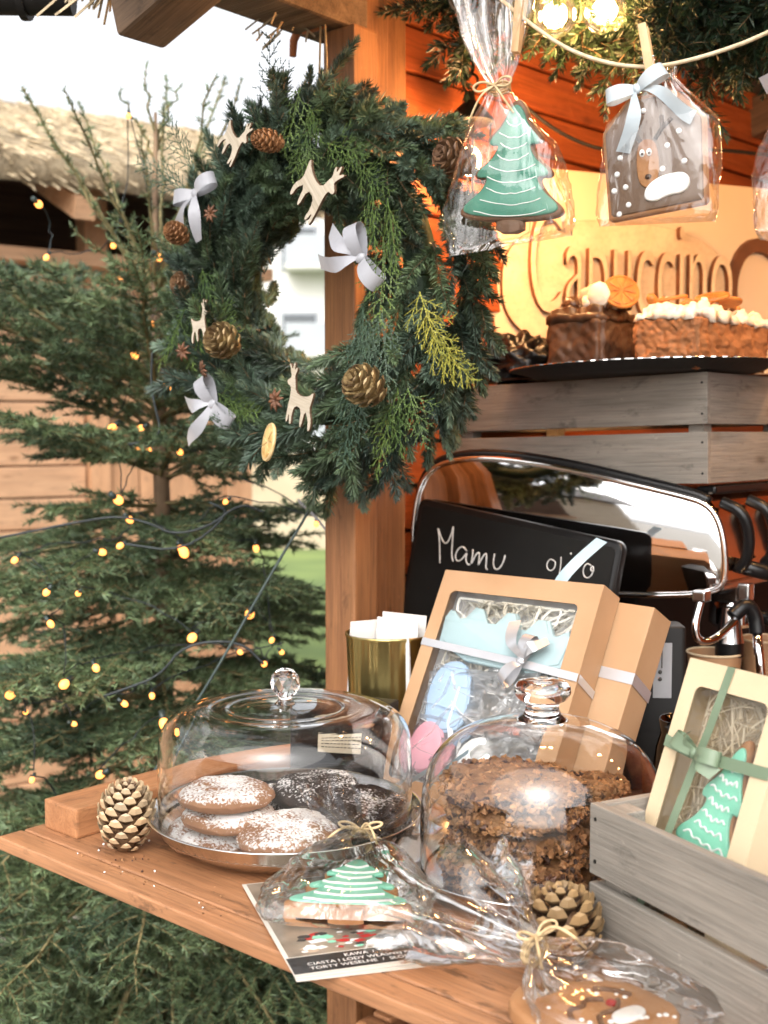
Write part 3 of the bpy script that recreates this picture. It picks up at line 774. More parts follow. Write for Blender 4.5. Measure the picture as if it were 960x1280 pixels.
# roof: eave beam, gable rafter, boards
sb('eave_beam', (-1.262, 0.86, 2.018), (-1.172, 1.3005, 2.10), 'beam', bev=0.006)
sb('wall_plate', (-1.30, 1.3015, 2.165), (-1.20, 3.3, 2.20), 'beam', bev=0.006)
rl = 1.62; ra = R(17)
obj('rafter', boxmesh((rl, 0.075, 0.165), 0.006, 2, 'beam'), 'beam', stall, Vector((-1.308 + 0.5 * rl * math.cos(ra), 0.985, 2.030 + 0.5 * rl * math.sin(ra))) - SR, (0, -ra, 0))
obj('rafter', boxmesh((rl, 0.075, 0.165), 0.006, 2, 'beam'), 'beam', stall, Vector((1.80 - 0.5 * rl * math.cos(ra), 0.985, 2.030 + 0.5 * rl * math.sin(ra))) - SR, (0, ra, 0))
obj('rafter', boxmesh((rl, 0.07, 0.085), 0.006, 2, 'beam'), 'beam', stall, Vector((-1.335 + 0.5 * rl * math.cos(ra), 2.6, 2.095 + 0.5 * rl * math.sin(ra))) - SR, (0, -ra, 0))
for k in range(9):
    u = 0.09 + k * 0.19
    obj('roof_board', boxmesh((0.186, 2.42, 0.02), 0.002, 1, 'roofing'), 'roofing', stall, Vector((-1.31 + u * math.cos(ra), 2.18, 2.165 + u * math.sin(ra))) - SR, (0, -ra, 0))
    obj('roof_board', boxmesh((0.186, 2.42, 0.02), 0.002, 1, 'roofing'), 'roofing', stall, Vector((1.77 - u * math.cos(ra), 2.18, 2.165 + u * math.sin(ra))) - SR, (0, ra, 0))
mb = MB(); random.seed(8)
for k in range(26):
    y = random.uniform(0.93, 1.0); x = -1.345 + random.uniform(-0.01, 0.03); l = random.uniform(0.03, 0.09)
    mb.tube([Vector((x + 0.05, y, 2.045)) - SR, Vector((x - l * 0.6, y + random.uniform(-0.05, 0.05), 2.045 - l * 0.6)) - SR], 0.002, 3, cap=False)
for k in range(14):
    y = random.uniform(1.15, 1.24); x = -1.26 + random.uniform(-0.03, 0.05); l = random.uniform(0.015, 0.04)
    mb.tube([Vector((x, y, 2.02)) - SR, Vector((x + random.uniform(-0.03, 0.03), y - 0.01, 2.018 - l * 0.5)) - SR], 0.0016, 3, cap=False)
tag(mb.build('straw', 'straw', stall), kind='stuff')

# rolled dark awning under the eave
mb = MB(); random.seed(2)
mb.tube([(0, 0, 0), (-0.2, -0.01, 0.005), (-0.5, -0.02, 0)], [0.028, 0.034, 0.036], 20)
mb.tube([(-0.06, 0, 0.002), (-0.07, 0, 0.002)], 0.036, 20)
aw = mb.build('rolled_awning', 'blackmatte', None, (-1.395, 0.96, 2.033), (0, 0, R(41.3)), auto=40)
tag(aw, 'dark rolled awning hanging in front of the thatched roof corner', 'awning')

# rusty clamp with a hanging loop of string on the eave beam
cl = thing('hook_clamp', 'rust orange clamp on the eave beam with string to the wreath', 'clamp', (-1.235, 1.243, 2.02))
mb = MB(); mb.tube([(-0.032, 0, -0.03), (-0.03, 0, -0.008), (-0.02, 0, 0.006), (-0.008, 0, 0.002), (0.012, 0, 0.001), (0.036, 0, 0.002)], [0.005, 0.006, 0.007, 0.006, 0.006, 0.005], 8)
mb.build('jaw', 'clamp', cl, smooth=True)
mb = MB(); mb.sphere((0.040, -0.004, 0.008), 0.006, 10, 6); mb.build('screw', 'steel', cl, smooth=True)
mb = MB(); mb.tube([(0.030, -0.006, 0.004), (0.028, -0.006, -0.05), (0.024, -0.006, -0.15)], 0.0016, 6)
mb.tube([(0.038, -0.006, 0.004), (0.042, -0.006, -0.05), (0.040, -0.006, -0.15)], 0.0016, 6)
mb.build('string_loop', 'twine', cl, smooth=True)
#PART3

# unseen cream hut added across the lane to reflect in polished metal and glass
oh = thing('market_hut', 'added cream plank hut out of view, reflected in the polished machine panel', 'hut', (-2.4, -5.2, 0), (0, 0, R(-15)))
for i in range(13):
    box('plank', (0, 0.9, 0.1 + i * 0.16), (3.4, 0.03, 0.152), 'whitewood', oh, (R(-4), 0, 0), 0.004)
box('body', (0, 0.1, 1.1), (3.3, 1.55, 2.2), 'hutdark', oh)
box('roof', (0, 0.55, 2.45), (3.9, 1.6, 0.08), 'roofing', oh, (R(-24), 0, 0), 0.01)
box('roof', (0, -0.75, 2.45), (3.9, 1.4, 0.08), 'roofing', oh, (R(24), 0, 0), 0.01)
box('hatch', (-0.4, 0.93, 1.55), (1.5, 0.04, 0.7), 'hutdark', oh)
box('shelf', (-0.4, 1.1, 1.16), (1.7, 0.35, 0.04), 'counter', oh)
# ------------------------------------------------------------------ spruce tree
TR = Vector((-1.88, 1.475, 0.0))
tree = thing('spruce_tree', 'tall green spruce tree hung with warm fairy lights beside the stall', 'tree', TR)
mb = MB()
tz = [0, 0.3, 0.7, 1.1, 1.4, 1.7, 1.9, 2.06]
mb.tube([(0.006 * math.sin(z * 7), 0.006 * math.cos(z * 5), z) for z in tz], [0.034, 0.029, 0.024, 0.019, 0.015, 0.009, 0.0055, 0.003], 12)
mb.build('trunk', 'trunk', tree, smooth=True)
def segs_to_prisms(S, E, r0, r1):
    S = np.asarray(S, float); E = np.asarray(E, float); n = len(S)
    A = unit(E - S); up = np.tile([0.13, 0.21, 1.0], (n, 1)); a = unit(np.cross(A, up)); b = np.cross(A, a)
    V = []
    for k in range(3):
        d = a * math.cos(2 * PI * k / 3) + b * math.sin(2 * PI * k / 3)
        V += [S + d * np.asarray(r0)[:, None], E + d * np.asarray(r1)[:, None]]
    V = np.stack(V, 1).reshape(-1, 3); F = []
    for k in range(3):
        j = (k + 1) % 3
        F += [(2 * k, 2 * j, 2 * j + 1), (2 * k, 2 * j + 1, 2 * k + 1)]
    F = np.array(F)[None] + (np.arange(n) * 6)[:, None, None]
    return V, F.reshape(-1, 3)
random.seed(21)
SS = []; EE = []; RA = []; RB = []
NSg = [[], [], []]      # needle segments: bare spikes, middle, full
def add_seg(a, b, r0, r1, k):
    SS.append(tuple(a)); EE.append(tuple(b)); RA.append(r0); RB.append(r1)
    if k is not None: NSg[k].append((tuple(a), tuple(b)))
def limit(z, az):
    """how far a branch may reach before it would run into the stall"""
    c = math.cos(az)
    if c <= 0.05: return 9
    q = math.cos(az - 0.72)
    if 1.28 < z < 1.66 and q > 0.25: return 0.21 / q
    if 0.93 < z < 1.24 and q > 0.25: return 0.29 / q
    if z < 0.88: return max(0.2, (1.16 / c)) if math.sin(az) < 0.3 else 0.60 / c
    return 0.60 / c
def branch(z, az, ln, el, droop, kind, side=1.0, tert=True):
    ln = min(ln, limit(z, az))
    h = Vector((math.cos(az), math.sin(az), 0)); n = 8
    def P(s): return Vector((0, 0, z)) + h * (s * math.cos(el)) + Vector((0, 0, s * math.sin(el) - droop * s * s / ln))
    pts = [P(ln * i / n) for i in range(n + 1)]
    for p in pts[1:]:
        p += Vector((random.uniform(-1, 1), random.uniform(-1, 1), random.uniform(-1, 1))) * 0.006
    r = 0.0032 + ln * 0.006
    for i in range(n):
        add_seg(pts[i], pts[i + 1], r * (1 - 0.8 * i / n), r * (1 - 0.8 * (i + 1) / n), kind if i > 0 else None)
    if side <= 0: return
    s = 0.10 * ln + 0.03; sg = random.choice((-1, 1)); lat = Vector((-h.y, h.x, 0))
    while s < ln * 0.97:
        i = min(n - 1, int(s / ln * n)); t = s / ln * n - i
        p = pts[i].lerp(pts[i + 1], t); ax = (pts[i + 1] - pts[i]).normalized()
        L = min(0.24, (0.045 + 0.36 * (ln - s)) * side) * random.uniform(0.75, 1.15)
        if s < 0.25 * ln: L *= 0.6
        d = (ax * 0.62 + lat * sg * 0.75 + Vector((0, 0, random.uniform(-0.22, 0.16)))).normalized()
        m_ = p + d * L * 0.5; e = m_ + (d + ax * 0.25 + Vector((0, 0, -0.18))).normalized() * L * 0.5
        add_seg(p, m_, 0.0017, 0.0013, kind); add_seg(m_, e, 0.0013, 0.0007, kind)
        if tert and L > 0.075:
            u = 0.03
            while u < L * 0.9:
                q = p.lerp(m_, u / (L * 0.5)) if u < L * 0.5 else m_.lerp(e, (u - L * 0.5) / (L * 0.5))
                g2 = 1 if int(u * 1000) % 2 else -1
                l2 = 0.03 + 0.28 * (L - u) * random.uniform(0.7, 1.1)
                dd = (d * 0.7 + d.cross(Vector((0, 0, 1))) * g2 * 0.7 + Vector((0, 0, random.uniform(-0.3, 0.15)))).normalized()
                add_seg(q, q + dd * l2, 0.001, 0.0005, kind)
                u += random.uniform(0.022, 0.034)
        s += random.uniform(0.018, 0.03); sg = -sg
ga = 2.399
a0 = 0.4
def whorl(z, n, ln, el, droop, kind, side=1.0, tert=True, jz=0.03):
    global a0
    for k in range(n):
        az = a0 + 2 * PI * k / n + random.uniform(-0.3, 0.3)
        branch(z + random.uniform(-jz, jz), az, ln * random.uniform(0.66, 1.16), el + random.uniform(-0.2, 0.22), droop, kind, side, tert)
    a0 += 1.1
whorl(1.98, 4, 0.14, R(62), 0.0, 0, 0, False, 0.02)
whorl(1.715, 11, 0.45, R(54), -0.02, 0, 0.2, False, 0.015)
whorl(1.70, 3, 0.30, R(20), 0.05, 0, 0.2, False, 0.015)
whorl(1.60, 9, 0.46, R(30), 0.04, 1, 0.6, True)
whorl(1.52, 12, 0.58, R(35), 0.05, 2, 0.95)
whorl(1.45, 12, 0.58, R(27), 0.07, 2, 0.95)
whorl(1.37, 12, 0.46, R(12), 0.08, 2, 0.95)
whorl(1.29, 12, 0.42, R(0), 0.10, 2, 0.95)
whorl(1.22, 10, 0.46, R(2), 0.10, 2, 0.85)
whorl(1.16, 10, 0.52, R(2), 0.10, 2, 1.0)
for i in range(10):
    z = 1.10 - i * 0.095
    whorl(z, 13, 0.52 + 0.035 * i, R(2 - 1.6 * i), 0.10 + 0.012 * i, 2, 1.0)
Vs, Fs = segs_to_prisms(SS, EE, RA, RB)
parts_v = [Vs]; parts_f = [Fs]; mi = [np.zeros(len(Fs))]; off = len(Vs)
for k, (dens, nl, nw) in enumerate([(800, 0.013, 0.0026), (1050, 0.018, 0.0028), (900, 0.0175, 0.0030)]):
    sg = np.array(NSg[k]); V, F = needles(sg[:, 0], sg[:, 1], dens, nl, nw, (0.5, 1.1), 0.6)
    parts_v.append(V); parts_f.append(F + off); mi.append(np.ones(len(F))); off += len(V)
me = mesh_np('crown', np.vstack(parts_v), np.vstack(parts_f), False, np.concatenate(mi))
me.materials.append(M['youngtwig']); me.materials.append(M['spruce'])
obj('crown', me, None, tree)
print('crown tris', len(me.polygons))

# fairy lights
FB = [(-1.9,1.426,2.049),(-1.91,1.395,1.803),(-2.02,1.305,1.882),(-2.005,1.31,1.781),(-1.896,1.402,1.743),(-1.845,1.45,1.781),(-1.848,1.436,1.655),(-1.772,1.337,1.589),(-1.727,1.372,1.53),(-1.745,1.345,1.417),(-1.76,1.332,1.414),(-1.703,1.382,1.414),(-1.651,1.208,1.337),(-1.635,1.219,1.304),(-1.57,1.272,1.257),(-1.516,1.326,1.334),(-1.645,1.206,1.261),(-1.548,1.423,1.247),(-1.667,1.186,1.25),(-1.776,1.089,1.237),(-1.647,1.065,1.197),(-1.609,1.098,1.195),(-1.471,1.214,1.125),(-1.64,1.067,1.147),(-1.448,1.365,1.104),(-1.478,1.343,1.147),(-1.62,1.007,1.019),(-1.638,0.993,1.046),(-1.529,1.078,0.923),(-1.506,1.108,1.032),(-1.583,1.111,1.077),(-1.563,1.055,1.001),(-1.577,1.048,1.062),(-1.475,1.137,1.044),(-1.546,1.049,0.763),(-1.456,1.355,1.064),(-1.487,1.329,1.084),(-1.565,1.276,1.25),(-1.797,1.304,1.457),(-1.758,1.338,1.457),(-1.608,1.008,0.915),(-1.459,1.147,1.001),(-1.435,1.375,1.084),(-1.471,1.495,1.289)]
fl = thing('fairy_light_string', 'string of warm fairy lights on dark cable wound through the spruce', 'fairy lights', TR + Vector((0, 0, 0.9)))
FO = fl.location.copy()
mb = MB(); mb.sphere((0, 0, 0), 0.0070, 10, 8, sc=(1, 1, 1.3)); bulbm = mb.mesh('bulb', True); bulbm.materials.append(M['fairy'])
mb = MB(); mb.tube([(0, 0, 0.004), (0, 0, 0.02)], [0.0042, 0.0048], 8); sockm = mb.mesh('socket', True); sockm.materials.append(M['fairycap'])
random.seed(4)
for p in FB:
    rot = (random.uniform(-1.2, 1.2), random.uniform(-1.2, 1.2), 0)
    sv = random.uniform(0.55, 1.15); b = obj('bulb', bulbm, None, fl, Vector(p) - FO, rot, (sv, sv, sv))
    obj('socket', sockm, None, b)
cabs = [[(-1.778, 1.064, 1.276), (-1.719, 1.117, 1.292), (-1.67, 1.161, 1.305), (-1.631, 1.196, 1.312), (-1.591, 1.231, 1.299), (-1.565, 1.251, 1.281), (-1.521, 1.291, 1.292), (-1.483, 1.328, 1.334), (-1.453, 1.354, 1.318)], [(-1.624, 1.198, 1.266), (-1.549, 1.263, 1.252), (-1.492, 1.319, 1.318), (-1.521, 1.295, 1.334)], [(-1.555, 1.105, 1.037), (-1.527, 1.131, 1.05), (-1.49, 1.165, 1.069), (-1.464, 1.192, 1.119), (-1.399, 1.25, 1.125), (-1.369, 1.273, 1.087)], [(-1.603, 1.245, 1.582), (-1.602, 1.24, 1.516), (-1.582, 1.251, 1.437), (-1.626, 1.211, 1.43)]]
mb = MB()
order = sorted(FB, key=lambda p: -p[2])
def wig(a, b, n=7, sag=0.02):
    a = Vector(a); b = Vector(b)
    return [a.lerp(b, i / n) + Vector((random.uniform(-1, 1) * 0.008, random.uniform(-1, 1) * 0.008, -sag * math.sin(PI * i / n))) for i in range(n + 1)]
rows = [order[i:i + 5] for i in range(0, len(order), 5)]
chain = []
for i, rw in enumerate(rows):
    rw = sorted(rw, key=lambda p: p[1] + p[0] * 0.2, reverse=bool(i % 2)); chain += rw
back = Vector((-0.10, 0.10, 0.0))
for a, b in zip(chain[:-1], chain[1:]):
    a = Vector(a); b = Vector(b); mid = (a + b) / 2 + back
    pts = []
    for i in range(9):
        t = i / 8; q = (a * (1 - t) ** 2 + mid * 2 * t * (1 - t) + b * t * t)
        pts.append(q - FO + Vector((random.uniform(-1, 1), random.uniform(-1, 1), random.uniform(-1, 1))) * 0.004 + Vector((0, 0, 0.012)))
    mb.tube(pts, 0.0011, 5, cap=False)
for c in cabs:
    pts = chaikin([tuple(Vector(p) - FO) for p in c], 2, False); mb.tube(pts, 0.0022, 6)
mb.build('cable', 'cable', fl, smooth=True)

# ------------------------------------------------------------------ wreath
WC = Vector((-1.122, 1.162, 1.642))
wreath = thing('fir_wreath', 'large evergreen wreath with silver bows and wooden reindeer on the stall post', 'wreath', WC)
RW, rw_, ry_ = 0.162, 0.078, 0.058
mb = MB()
mb.tube([(RW * math.cos(t), 0, RW * math.sin(t)) for t in [2 * PI * i / 48 for i in range(49)]], 0.022, 10, cap=False)
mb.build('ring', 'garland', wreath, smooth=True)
firs = [sprig_mesh('fir_sprig', 0.095 + 0.006 * k, 1 + k % 3, 0.0205, 0.0021, 3300, 30 + k, ('twig', 'firblue' if k % 2 else 'fir'), 0.72, 0.85, 0.35, (0.7, 1.02), 0.10) for k in range(8)]
random.seed(77)
cnt = 0
for k in range(330):
    th = 2 * PI * (k * 0.61803 % 1.0) + random.uniform(-0.1, 0.1)
    ph_ = random.uniform(-0.35, PI + 0.35) if k % 5 else random.uniform(-0.9, 0.2)
    if k >= 250:
        ph_ = random.uniform(0.40 * PI, 1.02 * PI); th = random.uniform(0.50 * PI, 1.5 * PI)
    er = Vector((math.cos(th), 0, math.sin(th))); et = Vector((-math.sin(th), 0, math.cos(th))); en = Vector((0, -1, 0))
    out = er * math.cos(ph_) + en * math.sin(ph_)
    p = er * (RW + rw_ * 0.70 * math.cos(ph_)) + en * ry_ * 0.7 * math.sin(ph_)
    sgn = -1 if (th > PI * 0.62 and th < PI * 1.75) else 1
    d = -et * random.uniform(0.6, 0.95) + out * random.uniform(0.08, 0.42) + Vector((random.uniform(-1, 1), random.uniform(-0.5, 0.3), random.uniform(-1, 1))) * 0.25
    if math.cos(ph_) < -0.2:
        d = -et + er * random.uniform(0.3, 0.6) + en * 0.3 * math.sin(ph_)
        p = er * (RW - rw_ * random.uniform(0.25, 0.80)) + en * ry_ * (0.9 if k >= 250 else 0.7) * math.sin(ph_)
    fr = frame(d, out + Vector((random.uniform(-1, 1), random.uniform(-1, 1), random.uniform(-1, 1))) * 0.35)
    sc = random.uniform(0.74, 1.06) * ((0.85 if k >= 250 else 0.66) if math.cos(ph_) < -0.2 else 1)
    obj('fir_sprig', firs[k % 8], None, wreath, p, fr, (sc, sc, sc)); cnt += 1
# thuja and cypress sprays
th_y = [thuja_mesh('thuja_spray', 0.10, 50 + k, 'thujay') for k in range(2)]
th_g = [thuja_mesh('thuja_spray', 0.10, 60 + k, 'thuja') for k in range(3)]
th_c = [thuja_mesh('cypress_spray', 0.12, 70 + k, 'thujag') for k in range(3)]
def spray(ms, x, z, ang, sc=1.0, y=-0.088, tilt=0.25):
    a = R(ang); fr = frame((math.cos(a), -tilt, math.sin(a)), (random.uniform(-0.4, 0.4), -1, random.uniform(-0.2, 0.4)))
    obj(ms[0].name.split('.')[0], random.choice(ms), None, wreath, (x, y, z), fr, (sc, sc, sc))
random.seed(6)
for x, z, a in [(0.04, 0.235, -100), (0.055, 0.21, -60), (0.06, 0.19, -110), (0.085, 0.16, -20), (0.12, 0.15, -40), (0.05, 0.17, -80), (0.14, 0.12, -30)]: spray(th_g, x, z, a, random.uniform(0.6, 0.9))
for x, z, a in [(0.165, 0.10, -80), (0.19, 0.08, -75), (0.185, 0.03, -85)]: spray(th_g, x, z, a, random.uniform(0.7, 1.0), -0.095)
for x, z, a in [(0.23, -0.03, -60), (0.24, -0.055, -50), (0.25, -0.08, -40), (0.26, -0.10, -30)]: spray(th_y, x, z, a, random.uniform(0.7, 1.0), -0.085)
for x, z, a in [(0.20, -0.14, -80), (0.19, -0.16, -100), (0.215, -0.14, -60)]: spray(th_g, x, z, a, random.uniform(0.7, 1.0))
for x, z, a in [(-0.15, 0.03, -60), (-0.17, 0.0, -70), (-0.185, -0.02, -120), (-0.14, -0.03, -20), (-0.12, -0.14, -20), (-0.10, -0.16, -5), (-0.19, -0.05, -60)]: spray(th_g, x, z, a, random.uniform(0.6, 0.9))
for x, z, a in [(0.14, -0.04, -85), (0.15, -0.06, -100), (0.17, -0.05, -75), (0.13, -0.12, -95), (-0.17, 0.16, 120), (-0.19, 0.14, 150)]: spray(th_c, x, z, a, random.uniform(0.7, 1.0), -0.082)
# a tall dark sprig standing up from the top left
fr = frame((0.02, -0.1, 1), (0.3, -1, 0))
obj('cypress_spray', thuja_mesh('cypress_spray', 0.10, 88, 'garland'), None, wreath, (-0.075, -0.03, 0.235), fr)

def bow(parent, loc, rot, s=1.0, mat='satin', tails=((-0.75, 1.0), (-0.25, 1.15)), name='bow', tilt=0.0):
    """ribbon bow facing -Y; parts: two loops, two tails, knot"""
    o = bpy.data.objects.new(name, None); o.empty_display_size = 0.02; link(o)
    o.parent = parent; o.location = loc; o.rotation_euler = rot; o.scale = (s, s, s)
    for sg in (-1, 1):
        pth = [(0, -0.004, 0), (0.010, -0.013, 0.002), (0.024, -0.017, 0.005), (0.036, -0.014, 0.007), (0.042, -0.004, 0.008), (0.036, 0.004, 0.006), (0.02, 0.004, 0.003), (0, -0.001, 0)]
        pth = chaikin([(sg * a, b, c) for a, b, c in pth], 2, False)
        n = len(pth); wds = [0.008 + 0.011 * min(1, math.sin(PI * i / (n - 1)) * 1.3) for i in range(n)]
        mb = MB(); mb.ribbon(pth, wds, (-0.25 * sg, 0.1, 1)); mb.build('loop', mat, o, smooth=True)
    for ang, l in tails:
        dx, dz = math.sin(ang), -math.cos(ang)
        pth = [((dx * t + 0.10 * math.sin(t * 4 + ang)) * 0.06 * l, -0.006 - 0.010 * math.sin(t * 3.4), dz * 0.06 * l * t) for t in [i / 8 for i in range(9)]]
        wds = [0.007 + 0.011 * min(1, t * 2.2) for t in [i / 8 for i in range(9)]]
        wdir = [(-dz, 0.5 * math.sin(i * 0.5 + ang * 3), dx) for i in range(9)]
        mb = MB(); mb.ribbon(pth, wds, wdir); mb.build('tail', mat, o, smooth=True)
    mb = MB(); mb.sphere((0, -0.006, 0), 0.0072, 12, 8, sc=(0.75, 0.6, 1.0)); mb.build('knot', mat, o, smooth=True)
    return o
bow(wreath, (-0.152, -0.092, 0.128), (0, R(-14), 0), 1.0, tails=((-0.95, 1.0), (-0.1, 1.05)))
bow(wreath, (0.158, -0.100, 0.012), (0, R(62), R(0)), 1.05, tails=((-1.15, 1.05), (-0.5, 1.1)))
bow(wreath, (-0.115, -0.096, -0.155), (0, R(48), 0), 1.05, tails=((-0.8, 0.9), (0.1, 1.2)))

# pale plywood reindeer
deer = [(-0.50, 0.36), (-0.42, 0.42), (-0.36, 0.46), (-0.42, 0.60), (-0.50, 0.72), (-0.44, 0.74), (-0.36, 0.62), (-0.34, 0.78), (-0.28, 0.78), (-0.28, 0.62), (-0.22, 0.70), (-0.17, 0.66), (-0.24, 0.50), (-0.20, 0.40),
        (-0.14, 0.18), (0.10, 0.14), (0.34, 0.20), (0.44, 0.30), (0.48, 0.26), (0.44, 0.10), (0.40, -0.08), (0.52, -0.30), (0.50, -0.52), (0.42, -0.52), (0.40, -0.30), (0.26, -0.12), (0.20, -0.50), (0.12, -0.50), (0.12, -0.12),
        (-0.10, -0.10), (-0.18, -0.30), (-0.16, -0.52), (-0.24, -0.52), (-0.28, -0.28), (-0.30, -0.50), (-0.38, -0.50), (-0.36, -0.20), (-0.32, 0.08), (-0.34, 0.26), (-0.46, 0.28)]
deer = chaikin(deer[::-1], 1)
mb = MB(); mb.prism([(x * 0.062, y * 0.062) for x, y in deer], 0, 0.003, 0.0004, 0, 1); deerm = mb.mesh('reindeer'); deerm.materials.append(M['cutwood']); deerm.materials.append(M['burnt'])
for (x, z, a, s, fx) in [(-0.058, 0.180, -48, 0.85, -1), (0.088, 0.100, -50, 1.1, -1), (-0.128, -0.050, 5, 0.68, -1), (0.060, -0.155, -14, 0.95, 1)]:
    o = obj('reindeer', deerm, None, wreath, (x, -0.110, z), (R(90), R(-a), R(-8)), (s * fx, s, s))

# cones, anise, orange
def scale_mesh(name, l, wdt, mat, curl=0.35):
    """one cone scale pointing +X, thick outer lip"""
    V = []; F = []
    for i, (t, hw, z, th) in enumerate([(0, 0.25, 0, 0.10), (0.45, 0.7, 0.03, 0.12), (0.8, 1.0, 0.10, 0.16), (1.0, 0.62, curl * 0.6, 0.14)]):
        x = t * l; h = hw * wdt / 2
        V += [(x, -h, z * l - 0.03 * l), (x, 0, z * l + th * l * 0.5), (x, h, z * l - 0.03 * l), (x, 0, z * l - th * l * 0.6)]
    for i in range(3):
        for k in range(4): F.append((4 * i + k, 4 * (i + 1) + k, 4 * (i + 1) + (k + 1) % 4, 4 * i + (k + 1) % 4))
    F.append((12, 13, 14, 15)); F.append((3, 2, 1, 0))
    me = bpy.data.meshes.new(name); me.from_pydata(V, [], [f[::-1] for f in F]); me.materials.append(M[mat]); me.update()
    return me
def cone_points(h, r, n, open_=1.0):
    out = []
    for k in range(n):
        t = (k + 0.5) / n; a = k * ga
        rr = r * (math.sin(PI * (0.16 + 0.80 * t)) ** 0.75)
        out.append((a, h * t, rr, 0.25 + 0.9 * t))
    return out
def joined_cone(parent, loc, rot, h, r, n, mat, name='pine_cone', wsc=1.0):
    mb = MB(); sm = scale_mesh('scale', 1, 0.9, mat)
    mb.tube([(0, 0, 0), (0, 0, h * 0.5), (0, 0, h * 0.95)], [r * 0.4, r * 0.45, r * 0.1], 8)
    for a, z, rr, el in cone_points(h, r, n):
        q = Matrix.Translation((math.cos(a) * rr * 0.35, math.sin(a) * rr * 0.35, z)) @ Matrix.Rotation(a, 4, 'Z') @ Matrix.Rotation(-el, 4, 'Y') @ Matrix.Scale(rr * 0.75 * wsc, 4)
        mb.add([q @ v.co for v in sm.vertices], [tuple(p.vertices) for p in sm.polygons])
    bpy.data.meshes.remove(sm)
    return mb.build(name, mat, parent, loc, rot)
joined_cone(wreath, (0.035, -0.115, 0.162), (R(80), R(-80), 0), 0.042, 0.016, 70, 'larch', 'larch_cone')
joined_cone(wreath, (-0.175, -0.095, 0.070), (R(70), R(20), 0), 0.036, 0.017, 60, 'larch', 'larch_cone')
joined_cone(wreath, (-0.072, -0.100, -0.082), (R(70), R(10), 0), 0.040, 0.027, 46, 'conegold')
joined_cone(wreath, (0.186, -0.105, -0.150), (R(62), R(-15), 0), 0.044, 0.028, 46, 'conegold')
joined_cone(wreath, (-0.205, -0.06, 0.007), (R(70), R(30), 0), 0.034, 0.020, 40, 'cone')
joined_cone(wreath, (0.262, -0.03, 0.115), (R(70), R(-40), 0), 0.046, 0.026, 46, 'cone')
def anise(x, z, s=1.0):
    mb = MB()
    for k in range(8):
        a = 2 * PI * k / 8; d = Vector((math.cos(a), 0, math.sin(a)))
        mb.tube([d * 0.001, d * 0.007 + Vector((0, -0.002, 0)), d * 0.014], [0.0012, 0.0027, 0.0005], 5)
    mb.build('star_anise', 'anise', wreath, (x, -0.108, z), (random.uniform(-0.3, 0.3), random.uniform(0, 1), random.uniform(-0.3, 0.3)), smooth=True).scale = (s, s, s)
anise(-0.168, -0.083, 1.0); anise(0.014, -0.152, 1.1); anise(-0.108, 0.095, 0.9); anise(-0.125, -0.108, 0.9)
def orange_slice(name, parent, loc, rot, r=0.024, m1='rind', m2='orangepale'):
    mb = MB(); n = 40
    mb.lathe([(0, -0.002), (r * 0.96, -0.002), (r, 0), (r * 0.96, 0.002), (r * 0.86, 0.0021), (r * 0.84, 0.0014), (0, 0.0014)], n, 0)
    for k in range(9):
        a0_ = 2 * PI * k / 9 + 0.06; a1_ = 2 * PI * (k + 1) / 9 - 0.06
        pts = [(0.12 * r * math.cos((a0_ + a1_) / 2), 0.12 * r * math.sin((a0_ + a1_) / 2))] + [(0.8 * r * math.cos(a0_ + (a1_ - a0_) * i / 5), 0.8 * r * math.sin(a0_ + (a1_ - a0_) * i / 5)) for i in range(6)]
        mb.prism(pts, 0.001, 0.0026, 0.0004, 1)
    return mb.build(name, [m1, m2], parent, loc, rot, auto=40)
orange_slice('orange_slice', wreath, (0.005, -0.112, -0.205), (R(78), R(-38), R(-20)), 0.025)
print('wreath sprigs', cnt)

# ------------------------------------------------------------------ fir garland under the stall roof
GA, GB = Vector((-1.06, 1.42, 2.05)), Vector((-0.52, 1.52, 2.0))
gl = thing('fir_garland', 'dark fir garland hung along the inside of the stall roof', 'garland', (GA + GB) / 2)
GO = gl.location.copy()
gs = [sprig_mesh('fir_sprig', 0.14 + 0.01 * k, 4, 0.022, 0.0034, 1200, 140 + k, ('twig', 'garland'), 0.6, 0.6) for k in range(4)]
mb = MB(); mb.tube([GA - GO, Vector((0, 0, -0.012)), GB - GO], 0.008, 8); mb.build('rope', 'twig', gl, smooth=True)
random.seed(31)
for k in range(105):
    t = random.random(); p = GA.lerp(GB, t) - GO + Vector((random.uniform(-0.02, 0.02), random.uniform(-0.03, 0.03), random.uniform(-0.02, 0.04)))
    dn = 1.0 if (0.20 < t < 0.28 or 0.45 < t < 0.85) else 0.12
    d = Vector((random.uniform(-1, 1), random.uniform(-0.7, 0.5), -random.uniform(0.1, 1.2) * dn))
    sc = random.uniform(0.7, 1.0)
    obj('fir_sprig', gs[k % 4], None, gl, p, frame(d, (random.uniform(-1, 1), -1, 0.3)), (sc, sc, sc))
#PART4
# ------------------------------------------------------------------ lettered sign board inside the stall
SA = math.atan2(0.893, 0.449)
sg_ = thing('cafe_sign', 'cream sign board lettered Capuccino on the stall wall', 'sign', (-1.171, 1.80, 1.56), (0, 0, SA))
box('board', (0.305, 0.008, 0.1735), (0.89, 0.014, 0.347), 'peach', sg_, bev=0.002)
def two_tone(me):
    me.update()
    for p in me.polygons: p.material_index = 0 if abs(p.normal.z) > 0.6 else 1
ov = [(0.1185 + 0.2365 * math.copysign(abs(math.cos(t)) ** 0.8, math.cos(t)), 0.145 + 0.118 * math.copysign(abs(math.sin(t)) ** 0.75, math.sin(t))) for t in [2 * PI * i / 72 for i in range(72)]]
mb = MB(); mb.prism(ov, 0, 0.010, 0.0005, 0, 1)
mb.build('oval_panel', ['ply', 'plyedge'], sg_, (0, 0.001, 0), (R(90), 0, 0))
